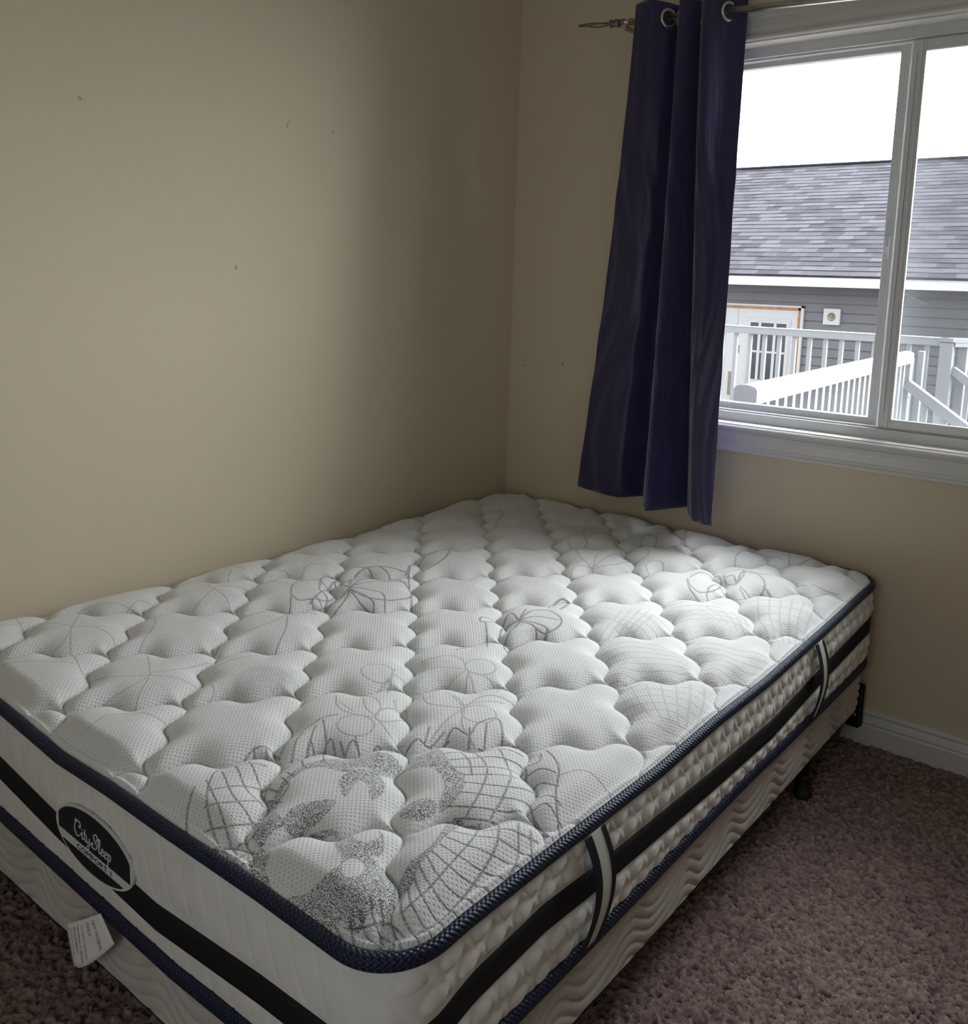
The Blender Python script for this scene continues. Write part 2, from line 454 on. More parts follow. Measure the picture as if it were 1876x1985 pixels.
CASE_PROF = [(0, 0), (0, .013), (.004, .017), (.012, .017), (.016, .012), (.019, .012), (.022, .0155), (.034, .0165), (.048, .0145), (.060, .012), (.063, .014), (.068, .0145), (.074, .019), (.080, .019), (.082, .016), (.082, 0)]
def build_window():
    # casing: one mitred moulding round the opening
    m = MB(); k = len(CASE_PROF)
    for d, h in CASE_PROF:
        for (x, z) in ((WX0 - d, WZ0 - d), (WX1 + d, WZ0 - d), (WX1 + d, WZ1 + d), (WX0 - d, WZ1 + d)): m.v.append((x, -h, z))
    for i in range(k - 1):
        for j in range(4): m.f.append([i * 4 + j, i * 4 + (j + 1) % 4, (i + 1) * 4 + (j + 1) % 4, (i + 1) * 4 + j])
    structure(m.build('trim_1', M_trim))
    # reveal lining
    m = MB(); t = .004
    m.box(WX0, WX1, -.004, .07, WZ0 - .001, WZ0 + t).box(WX0, WX1, -.004, .07, WZ1 - t, WZ1 + .001)
    m.box(WX0 - .001, WX0 + t, -.004, .07, WZ0, WZ1).box(WX1 - t, WX1 + .001, -.004, .07, WZ0, WZ1)
    structure(m.build('trim_2', M_trim))
    w = empty('window_1', (1.32, .10, WZ0)); structure(w)
    def ring(mb, x0, x1, z0, z1, y0, y1, l, r, b, tp):
        mb.box(x0, x0 + l, y0, y1, z0, z1).box(x1 - r, x1, y0, y1, z0, z1).box(x0 + l, x1 - r, y0, y1, z0, z0 + b).box(x0 + l, x1 - r, y0, y1, z1 - tp, z1)
    f = MB(); ring(f, WX0, WX1, WZ0, WZ1, .056, .150, .035, .035, .034, .034)
    ring(f, WX0 + .035, WX1 - .035, WZ0 + .034, WZ1 - .034, .066, .145, .004, .004, .006, .006)
    f.build('window_frame', M_vinyl, w, bevel=.0025)
    s = MB(); ring(s, .755, 1.309, .9235, 1.9915, .088, .116, .03, .028, .022, .0165)
    s.box(1.300, 1.3095, .084, .088, .9235, 1.9915)
    s1 = s.build('sash', M_vinyl, w, bevel=.002)
    MB().box(.783, 1.283, .101, .105, .944, 1.9765).build('glass_pane', M_glass, s1)
    lt = MB().box(1.288, 1.300, .078, .088, 1.405, 1.47).box(1.291, 1.296, .070, .080, 1.415, 1.44); lt.build('latch', M_vinyl, s1, bevel=.002)
    s = MB(); ring(s, 1.3195, 1.885, .9255, 1.9905, .060, .0725, .037, .03, .0245, .0285)
    s.box(1.331, 1.334, .056, .060, .965, 1.96).box(1.345, 1.348, .057, .060, .9255, 1.9905)
    s2 = s.build('sash', M_vinyl, w, bevel=.002)
    MB().box(1.356, 1.856, .0690, .0715, .949, 1.963).build('glass_pane', M_glass, s2)
    MB().box(1.3095, 1.3195, .080, .13, .9235, 1.9915).build('meeting_rail', M_vinyl, w)
    sn = MB(); ring(sn, 1.318, 1.888, .925, 1.99, .122, .132, .012, .012, .012, .012)
    fr = sn.build('screen_frame', M_vinyl, w)
    MB().box(1.328, 1.878, .1265, .1270, .935, 1.98).build('screen_mesh', M_screen, fr)
build_shell(); build_floor(); build_baseboards(); build_window()

# ------------------------------------------------------------------ outside
def build_outside():
    GZ = -.95
    structure(MB().box(-14, 14, .2, 22, GZ - .1, GZ).build('ground', M_ground))
    # garage with siding, roof, fascia, double door
    g = empty('garage', (-2, 9, GZ))
    tag(g, 'grey sided garage with shingled roof seen through the window behind the white railings', 'garage')
    X0, X1 = -9.0, 4.5
    m = MB(); ex = .1165; z = GZ; k = 0
    while z < 1.5:
        n = len(m.v); z2 = min(z + ex, 1.56)
        zg = z2 - .015
        m.v += [(X0, 9 - .022, z), (X1, 9 - .022, z), (X1, 9 - .012, zg), (X0, 9 - .012, zg), (X0, 9 - .001, zg), (X1, 9 - .001, zg), (X0, 9 - .001, z), (X1, 9 - .001, z)]
        m.f += [[n, n + 1, n + 2, n + 3], [n + 3, n + 2, n + 5, n + 4], [n + 6, n + 7, n + 1, n]]; z += ex; k += 1
    m.box(X0, X1, 9.0, 9.15, GZ, 1.56)
    m.build('siding_wall', M_siding, g)
    for nm, xx in (('corner_board', X0), ('corner_board', X1)): MB().box(xx - .05, xx + .05, 8.96, 9.16, GZ, 1.47).build(nm, M_white_ext, g)
    MB().box(X0, X1, 14.4, 14.55, GZ, 1.56).box(X0, X0 + .15, 9, 14.5, GZ, 1.56).box(X1 - .15, X1, 9, 14.5, GZ, 1.56).build('rear_wall', M_siding, g)
    MB().box(X0 - .3, X1 + .3, 8.60, 9.02, 1.462, 1.475).build('soffit', M_siding, g)
    MB().box(X0 - .3, X1 + .3, 8.575, 8.61, 1.462, 1.602).build('fascia', M_fascia, g, bevel=.006)
    # roof, courses laid from the eave (8.56, 1.605) up to the ridge (12.3, 3.517)
    ey, ez, ry, rz = 8.545, 1.600, 12.30, 3.516
    sl = math.hypot(ry - ey, rz - ez); ang = math.atan2(rz - ez, ry - ey)
    m = MB(); nco = int(sl / .14); rnd = random.Random(5)
    W = X1 - X0 + .7
    for i in range(nco):
        n = len(m.v); a = i * .14; b = min(a + .155, sl); cuts = 60
        xs = [W * c / cuts for c in range(cuts + 1)]
        for c, x in enumerate(xs):
            lift = .0085 + rnd.uniform(-.003, .003)
            m.v += [(x, a + rnd.uniform(-.003, .003), lift), (x, b, .002), (x, a, -.004)]
        for c in range(cuts):
            q = n + c * 3; m.f += [[q, q + 3, q + 4, q + 1], [q + 2, q + 5, q + 3, q]]
    me = m.mesh('roof'); o = bpy.data.objects.new('roof', me); COL.objects.link(o); me.materials.append(M_shingle)
    o.parent = g; o.location = Vector((X0 - .35, ey, ez)) - g.location; o.rotation_euler = (ang, 0, 0)
    m = MB(); m.poly([(X0 - .3, ey, ez - .02), (X0 - .3, ry, rz - .02), (X0 - .3, 16.0, ez - .02)], (W - .1, 0, 0)); m.build('roof_deck', M_shingle, g)
    m = MB(); m.beam((X0 - .35, ry + .06, rz + .012), (X1 + .35, ry + .06, rz + .012), .26, .008); m.build('ridge_cap', M_shingle, g)
    # door unit
    Y = 8.985; DZ0, DZ1 = GZ + .04, 1.152
    d = MB().box(-3.150, -2.297, Y - .012, Y + .03, DZ0, DZ1).build('door_panel', M_door, g)
    MB().box(-3.013, -2.39, Y - .020, Y - .012, .10, 1.03).box(-2.99, -2.41, Y - .028, Y - .018, .135, 1.0).build('glazing_bead', M_door, d, bevel=.004)
    MB().box(-2.955, -2.448, Y - .030, Y - .027, .195, .966).build('door_glass', M_dark_glass, d)
    mu = MB()
    for x in (-2.818, -2.602): mu.box(x - .02, x + .02, Y - .038, Y - .029, .19, .97)
    mu.box(-2.96, -2.44, Y - .036, Y - .028, .560, .588); mu.build('muntin', M_door, d, bevel=.003)
    for x, z, a in ((-2.71, .66, .03), (-2.53, .605, .035), (-2.72, .375, .04)): MB().box(x - a / 2, x + a / 2, Y - .032, Y - .029, z - .01, z + .012).build('glass_sticker', M_white_ext, d)
    for z0, z1 in ((.535, .640), (-.62, -.52)): MB().box(-3.160, -3.105, Y - .020, Y - .010, z0, z1).build('hinge', M_hinge, d, bevel=.002)
    d2 = MB().box(-4.010, -3.155, Y - .012, Y + .03, DZ0, DZ1).build('door_panel', M_door, g)
    p = MB()
    for zz0, zz1 in ((.62, .98), (-.06, .48), (-.80, -.2)):
        for x0, x1 in ((-3.90, -3.66), (-3.56, -3.32)):
            p.box(x0, x1, Y - .018, Y - .011, zz0, zz1)
    p.build('raised_panel', M_door, d2, bevel=.006)
    MB().box(-3.240, -3.162, Y - .020, Y - .010, -.06, .268).build('lock_plate', M_hinge, d2, bevel=.002)
    fr = MB().box(-2.297, -2.262, Y - .03, Y + .03, DZ0, 1.187).box(-4.045, -4.010, Y - .03, Y + .03, DZ0, 1.187).box(-4.045, -2.262, Y - .03, Y + .03, 1.152, 1.187)
    fr.build('door_frame', M_wood, g)
    fr = MB().box(-2.262, -2.225, Y - .035, Y + .03, DZ0, 1.212).box(-4.082, -4.045, Y - .035, Y + .03, DZ0, 1.212).box(-4.082, -2.225, Y - .035, Y + .03, 1.187, 1.212)
    fr.build('door_casing', M_door, g)
    # square mounting block with a bare lamp box
    bk = MB().box(-1.958, -1.742, Y - .045, Y + .02, .987, 1.197).build('mounting_block', M_door, g, bevel=.006)
    c = (-1.85, Y - .045, 1.091)
    MB().disc_ring(c, (0, -1, 0), [(0, .001), (.048, .001), (.052, .006), (.047, .009)]).build('lamp_box', M_pewter, bk, smooth=True)
    MB().disc_ring(c, (0, -1, 0), [(0, .016), (.016, .014), (.022, .002)]).build('wire_nut', M_wood, bk, smooth=True)
    MB().tube([(-1.02, 8.78, 1.46), (-.93, 8.9, 1.40), (-.80, 8.975, 1.345), (-.70, 8.98, 1.30)], .008, 6).build('cable', M_white_ext, g)

    # raised deck with its railings
    dk = empty('deck', (-1.5, 2.4, GZ)); tag(dk, 'grey board deck under the white railings outside the window', 'deck')
    DK = -.06
    m = MB(); y = .22
    while y < 4.6: m.box(-5.5, .62, y, y + .136, DK - .03, DK); y += .142
    m.build('deck_boards', M_deck, dk)
    m = MB().box(-5.5, .60, .24, 4.62, DK - .25, DK - .03); m.build('rim_joist', M_deck, dk)
    for x in (-5.3, -2.4, .5):
        for yy in (.4, 4.5): MB().box(x - .07, x + .07, yy - .07, yy + .07, GZ, DK - .25).build('deck_post', M_deck, dk)

    def balusters(root, pts, z0, zt):
        for (x, y, t) in pts: MB().box(x - .0155, x + .0155, y - .0155, y + .0155, z0(t), zt(t)).build('baluster', M_white_ext, root)
    # far railing along the deck edge
    a = empty('deck_railing', (-1.5, 4.6, DK)); tag(a, 'long white railing along the far deck edge in front of the garage door', 'railing', 'white deck railings')
    ARZ = 1.048
    MB().box(-5.5, .53, 4.558, 4.642, ARZ - .062, ARZ - .004).box(-5.5, .53, 4.553, 4.647, ARZ - .012, ARZ + .0).build('top_rail', M_white_ext, a, bevel=.006)
    MB().box(-5.5, .53, 4.575, 4.625, DK + .07, DK + .12).build('bottom_rail', M_white_ext, a, bevel=.004)
    MB().box(-5.44, -5.34, 4.55, 4.65, DK, ARZ - .06).build('post', M_white_ext, a, bevel=.004)
    MB().box(.470, .562, 4.545, 4.637, DK, ARZ - .035).build('post', M_white_ext, a, bevel=.004)
    MB().box(.575, .640, 4.66, 4.75, DK, ARZ - .045).build('post', M_white_ext, a, bevel=.004)
    MB().poly([(.46, 4.54, ARZ - .03), (.56, 4.54, ARZ - .03), (.66, 4.66, ARZ - .03), (.66, 4.76, ARZ - .03), (.60, 4.76, ARZ - .03), (.46, 4.62, ARZ - .03)], (0, 0, .03)).build('post_cap', M_white_ext, a)
    MB().beam((.55, 4.58, ARZ - .035), (.65, 4.70, ARZ - .035), .06, .055).build('rail_return', M_white_ext, a)
    balusters(a, [(-5.2 + .1295 * i, 4.6, i) for i in range(44) if -5.2 + .1295 * i < .43], lambda t: DK + .11, lambda t: ARZ - .05)
    # near railing running out from the house to the head of the stairs
    b = empty('deck_railing', (.6, 2.0, DK)); tag(b, 'short white railing running outward from the house with a rounded end cap', 'railing', 'white deck railings')
    N, F = Vector((.690, .560, .947)), Vector((.545, 3.36, .980))
    dv = (F - N).normalized(); sd = dv.cross(Vector((0, 0, 1))).normalized()
    m = MB(); prof = [(-.043, -.062), (-.043, -.008), (-.036, .002), (-.018, .008), (0, .010), (.018, .008), (.036, .002), (.043, -.008), (.043, -.062)]
    up = sd.cross(dv)
    for p in (N, F):
        for s_, h in prof: m.v.append(tuple(p + sd * s_ + up * h))
    k = len(prof); m.f += [[i, (i + 1) % k, k + (i + 1) % k, k + i] for i in range(k)] + [list(range(k))[::-1], list(range(k, 2 * k))]
    m.build('top_rail', M_white_ext, b)
    m = MB(); 
    for t_, sc_ in ((-.004, 1.07), (.0, 1.07)):
        for s_, h in prof: m.v.append(tuple(N + dv * t_ + sd * s_ * sc_ + up * (h * sc_)))
    m.f += [[i, (i + 1) % k, k + (i + 1) % k, k + i] for i in range(k)] + [list(range(k))[::-1], list(range(k, 2 * k))]
    m.build('end_cap', M_white_ext, b)
    MB().beam(N + Vector((0, 0, -.86)), F + Vector((0, 0, -.86)), .05, .05).build('bottom_rail', M_white_ext, b)
    MB().box(.495, .585, 3.31, 3.40, DK, .945).build('post', M_white_ext, b, bevel=.004)
    MB().box(.600, .636, 3.40, 3.44, DK, .992).build('newel', M_white_ext, b, bevel=.003)
    n_b = int((F - N).length / .105)
    pts = []
    for i in range(1, n_b):
        p = N + (F - N) * (i / n_b); pts.append((p.x, p.y, p.z))
    for (x, y, z) in pts: MB().box(x - .0155, x + .0155, y - .0155, y + .0155, z - .86, z - .05).build('baluster', M_white_ext, b)
    MB().disc_ring((.584, 3.33, .70), (1, 0, 0), [(0, .006), (.007, .005), (.009, 0)]).build('bolt_cap', M_white_ext, b)
    # stair flight and its two sloping railings
    st = empty('deck_stairs', (1.2, 3.95, GZ)); tag(st, 'deck stairs between the two sloping white stair railings', 'stairs')
    slope = -.652; x_end = 2.0
    nst = 5
    for i in range(nst):
        MB().box(.62 + .27 * i, .62 + .27 * i + .30, 3.42, 4.52, DK - .165 * (i + 1) - .03, DK - .165 * (i + 1)).build('tread', M_deck, st)
    for y in (3.46, 4.46): MB().beam((.70, y, DK - .32), (1.95, y, GZ + .02), .04, .22).build('stringer', M_deck, st)
    for i, (y, z0, x0) in enumerate(((3.30, .815, .578), (4.60, .842, .560))):
        r = empty('stair_railing', (1.2, y, GZ))
        tag(r, ('white stair railing sloping down from the near railing post', 'white stair railing sloping down from the far corner post')[i], 'railing', 'white deck railings')
        A = Vector((x0, y, z0 - .03)); B = Vector((x_end, y, z0 - .03 + slope * (x_end - x0)))
        MB().beam(A, B, .056, .062).build('top_rail', M_white_ext, r, bevel=.005)
        MB().beam(A + Vector((0, 0, -.72)), B + Vector((0, 0, -.72)), .045, .045).build('bottom_rail', M_white_ext, r)
        MB().box(x_end - .05, x_end + .05, y - .05, y + .05, GZ, B.z + .1).build('post', M_white_ext, r)
        for q in range(1, 12):
            t = q / 12; p = A + (B - A) * t
            MB().box(p.x - .0155, p.x + .0155, y - .0155, y + .0155, p.z - .72, p.z - .02).build('baluster', M_white_ext, r)
build_outside()

# ------------------------------------------------------------------ bed: shared outline
BX0, BX1, BY0, BY1 = 0.022, 1.393, -1.927, -0.028       # x left/right, y foot/head
def interp(x, pts): return np.interp(x, [p[0] for p in pts], [p[1] for p in pts])
def wob(x, y):
    """how far the soft top edge rides above its mean height at (x, y)"""
    x = np.asarray(x, float); y = np.asarray(y, float)
    r = interp(y, [(-1.93, -.004), (-1.80, .002), (-1.55, -.003), (-1.30, -.011), (-1.08, -.005), (-.84, -.010), (-.46, .002), (-.2, .014), (0, .018)])
    f = interp(x, [(0, .022), (.2, .018), (.4, .010), (.61, -.007), (.77, -.002), (.93, -.003), (1.15, .000), (1.3, -.003), (1.4, -.005)])
    l = interp(y, [(-1.93, .006), (-1.4, .004), (-1.08, .006), (-.74, .012), (-.34, .028), (0, .032)])
    b = interp(x, [(0, .032), (.2, .030), (.5, .024), (.75, .020), (1.03, .018), (1.4, .018)])
    u = (x - BX0) / (BX1 - BX0); v = (y - BY0) / (BY1 - BY0)
    u = np.clip(u, 0, 1); v = np.clip(v, 0, 1)
    wl, wr, wf, wb = (1 - u) ** 2, u ** 2, (1 - v) ** 2, v ** 2
    eps = 1e-6
    dl, dr, df, db = u + eps, 1 - u + eps, v + eps, 1 - v + eps
    W = 1 / dl + 1 / dr + 1 / df + 1 / db
    return (l / dl + r / dr + f / df + b / db) / W

def outline(off, ds=.006, rad=.09, dense=None):
    """closed rounded rectangle grown by off: points, outward normals, arc length, side index"""
    x0, x1, y0, y1 = BX0 - off, BX1 + off, BY0 - off, BY1 + off; r = max(rad + off, .01)
    P = []; N = []; SD = []
    def line(a, b, n, s):
        k = max(2, int(np.linalg.norm(np.subtract(b, a)) / ds))
        for i in range(k): t = i / k; P.append((a[0] + (b[0] - a[0]) * t, a[1] + (b[1] - a[1]) * t)); N.append(n); SD.append(s)
    def arc(c, a0, s):
        k = max(6, int(r * math.pi / 2 / ds))
        for i in range(k):
            a = a0 + math.pi / 2 * i / k; P.append((c[0] + r * math.cos(a), c[1] + r * math.sin(a))); N.append((math.cos(a), math.sin(a))); SD.append(s)
    h = math.pi / 2
    line((x0 + r, y0), (x1 - r, y0), (0, -1), 0); arc((x1 - r, y0 + r), -h, .5)
    line((x1, y0 + r), (x1, y1 - r), (1, 0), 1); arc((x1 - r, y1 - r), 0, 1.5)
    line((x1 - r, y1), (x0 + r, y1), (0, 1), 2); arc((x0 + r, y1 - r), h, 2.5)
    line((x0, y1 - r), (x0, y0 + r), (-1, 0), 3); arc((x0 + r, y0 + r), 2 * h, 3.5)
    P = np.array(P); N = np.array(N); d = np.linalg.norm(np.roll(P, -1, 0) - P, axis=1); s = np.concatenate([[0], np.cumsum(d)[:-1]])
    return P, N, s, np.array(SD)

def sweep(name, mat, parent, off, prof, zfun, closed_prof=True, ds=.008, relief=None):
    """carry a profile [(out, up)] round the bed outline; zfun(x, y) gives its height"""
    P, N, s, sd = outline(off, ds)
    ns, npf = len(P), len(prof)
    V = np.zeros((ns, npf, 3)); pr_ = np.array(prof)
    z = zfun(P[:, 0], P[:, 1])
    V[..., 0] = P[:, None, 0] + N[:, None, 0] * pr_[None, :, 0]; V[..., 1] = P[:, None, 1] + N[:, None, 1] * pr_[None, :, 0]
    V[..., 2] = z[:, None] + pr_[None, :, 1]
    acc = np.concatenate([[0], np.cumsum(np.linalg.norm(np.diff(pr_, axis=0), axis=1))])
    uv = np.zeros((ns, npf, 2)); uv[..., 0] = s[:, None]; uv[..., 1] = acc[None, :]
    me = grid_mesh(name, V, ns, npf, wrap_i=True, uv=uv)
    return link(name, me, mat, parent)

def oval(rx, rz, n=16, power=2.0):
    o = []
    for i in range(n + 1):
        a = 2 * math.pi * i / n; c, s = math.cos(a), math.sin(a)
        o.append((rx * math.copysign(abs(c) ** (2 / power), c), rz * math.copysign(abs(s) ** (2 / power), s)))
    return o

# ------------------------------------------------------------------ bed frame and box spring
def build_bed_frame():
    f = empty('bed_frame', (.7, -1, 0)); tag(f, 'black metal bed frame under the box spring with short plastic feet', 'bed frame')
    def rail(x, s):
        m = MB().box(min(x, x + s * .004), max(x, x + s * .004), -1.86, -.10, .082, .124).box(min(x, x - s * .034), max(x, x - s * .034), -1.86, -.10, .113, .118)
        return m.build('side_rail', M_frame, f)
    rail(1.338, 1); rail(.080, -1)
    for y in (-1.55, -.40): MB().box(.08, 1.338, y - .016, y + .016, .098, .113).build('cross_rail', M_frame, f)
    for y in (-1.55, -.40):
        for x in (1.345, .075, .71):
            lg = MB().tube([(x, y, .045), (x, y, .113)], .014, 12).build('leg', M_frame, f)
            MB().disc_ring((x, y, -.003), (0, 0, 1), [(0, 0), (.023, 0), (.025, .006), (.021, .014), (.0185, .05), (.020, .056), (.014, .060)], 20).build('foot', M_plastic, lg, smooth=True)
    for x in (1.360, .066):
        m = MB().box(x - .021, x + .021, -.040, -.034, .060, .186)
        m.box(x - .018, x - .013, -.075, -.034, .075, .172).box(x + .013, x + .018, -.058, -.034, .060, .186)
        m.box(x - .018, x + .018, -.058, -.034, .180, .186).box(x - .018, x + .018, -.058, -.034, .060, .066)
        b = m.build('headboard_bracket', M_frame, f)
        for zb_ in (.150, .092): MB().disc_ring((x, -.040, zb_), (0, -1, 0), [(0, .006), (.006, .005), (.007, 0)], 12).build('bolt', M_steel, b)
    MB().box(1.332, 1.362, -.235, -.165, .078, .113).build('rail_end_clamp', M_brown, f, bevel=.003)
build_bed_frame()

def build_box_spring():
    r = empty('box_spring', (.71, -.98, .124)); tag(r, 'cream box spring with wavy quilted side panels beneath the mattress', 'box spring')
    P, N, s, sd = outline(-.018, .006, rad=.085)
    zs = np.concatenate([[.124, .124, .126], np.linspace(.130, .238, 52), [.242, .246, .246]]); outs = np.concatenate([[-.5, -.012, -.003], np.zeros(52), [-.003, -.012, -.5]])
    ns, nz = len(P), len(zs)
    S = s[:, None]; Z = zs[None, :]
    lam = .205
    ph = 2 * math.pi * S / lam
    shift = .019 * np.sin(ph) + .003 * np.sin(2 * ph + .8)
    q = (Z - .124 + shift) / .0250 + .10 * np.sin(ph * .5 + 1.2) * np.sin((Z - .124) * 50)
    fr = np.abs(q - np.round(q))
    puff = 1 - np.exp(-fr * fr / .022)
    hgt = .0058 * puff * np.clip(np.minimum(Z - .128, .243 - Z) / .01, 0, 1)
    hgt = hgt + .004 * np.sin(2 * math.pi * S / .61 + 1) * np.ones_like(Z) * np.clip((Z - .124) * 20, 0, 1)
    sag = np.where((sd == 0) | (sd == .5), 1, 0)[:, None]
    V = np.zeros((ns, nz, 3)); O = outs[None, :] + np.where(outs[None, :] == 0, hgt, 0)
    cx, cy = (BX0 + BX1) / 2, (BY0 + BY1) / 2
    V[..., 0] = P[:, None, 0] + N[:, None, 0] * O; V[..., 1] = P[:, None, 1] + N[:, None, 1] * O
    inner = outs < -.1
    V[:, inner, 0] = cx + (P[:, None, 0] - cx) * .3; V[:, inner, 1] = cy + (P[:, None, 1] - cy) * .3
    V[..., 2] = Z + 0 * S
    me = grid_mesh('side_panel', V, ns, nz, wrap_i=True)
    c = link('damask_cover', me, M_box, r)
    sweep('edge_binding', M_frame, r, -.020, oval(.0025, .0028, 8), lambda x, y: .1255 + 0 * x)
    # stitched law tag hanging from the foot end
    W, H = 10, 8
    TL, TR, BR, BL = map(np.array, ((.642, -1.938, .199), (.748, -1.932, .266), (.792, -1.934, .236), (.679, -1.945, .146)))
    V = np.zeros((W + 1, H + 1, 3)); uv = np.zeros((W + 1, H + 1, 2))
    for i in range(W + 1):
        for j in range(H + 1):
            u, v = i / W, j / H
            p = (TL * (1 - u) + TR * u) * (1 - v) + (BL * (1 - u) + BR * u) * v
            bulge = .012 * v * math.sin(math.pi * u)
            p = p + np.array([0, -.004 - .010 * math.sin(math.pi * min(1, u * 1.1)) * (.4 + .6 * v), -bulge])
            V[i, j] = p; uv[i, j] = (u, v)
    lt = link('law_tag', grid_mesh('law_tag', V, W + 1, H + 1, uv=uv), M_tagcloth, r, solid=.0006)
    lt['label'] = 'white printed cloth tag'
    lines = [(.90, .018, '. . . . . . . .'), (.76, .030, 'NEW MATERIAL'), (.63, .030, 'ONLY'), (.50, .016, 'THIS ARTICLE CONTAINS'), (.38, .026, 'MATERIAUX NEUFS'), (.27, .026, 'SEULEMENT'), (.15, .014, 'CET ARTICLE CONTIENT')]
    def on_tag(u, v):
        i = min(W - 1, max(0, int(u * W))); j = min(H - 1, max(0, int(v * H))); a, b = u * W - i, v * H - j
        return V[i, j] * (1 - a) * (1 - b) + V[i + 1, j] * a * (1 - b) + V[i, j + 1] * (1 - a) * b + V[i + 1, j + 1] * a * b
    for (u, size, txt) in lines:
        me = text_mesh(txt, 1.0); co = np.array([v.co[:] for v in me.vertices])
        if not len(co): continue
        w = co[:, 0].max() - co[:, 0].min(); co[:, 0] -= co[:, 0].min()
        k = min(.8 / w, size * 4.2)
        for n, v in enumerate(me.vertices):
            q = on_tag(u + co[n, 1] * k * .62, .10 + co[n, 0] * k * (1 if w * k < .85 else .85 / (w * k)))
            v.co = Vector((q[0], q[1] - .0009, q[2]))
        link('printed_line', me, M_print, lt)

def text_mesh(txt, size, shear=0, space=1):
    c = bpy.data.curves.new('lettering', 'FONT'); c.body = txt; c.size = size; c.shear = shear; c.space_character = space; c.resolution_u = 4
    o = bpy.data.objects.new('lettering', c); COL.objects.link(o)
    dg = bpy.context.evaluated_depsgraph_get(); dg.update()
    me = bpy.data.meshes.new_from_object(o.evaluated_get(dg)); bpy.data.objects.remove(o); bpy.data.curves.remove(c)
    return me
build_box_spring()

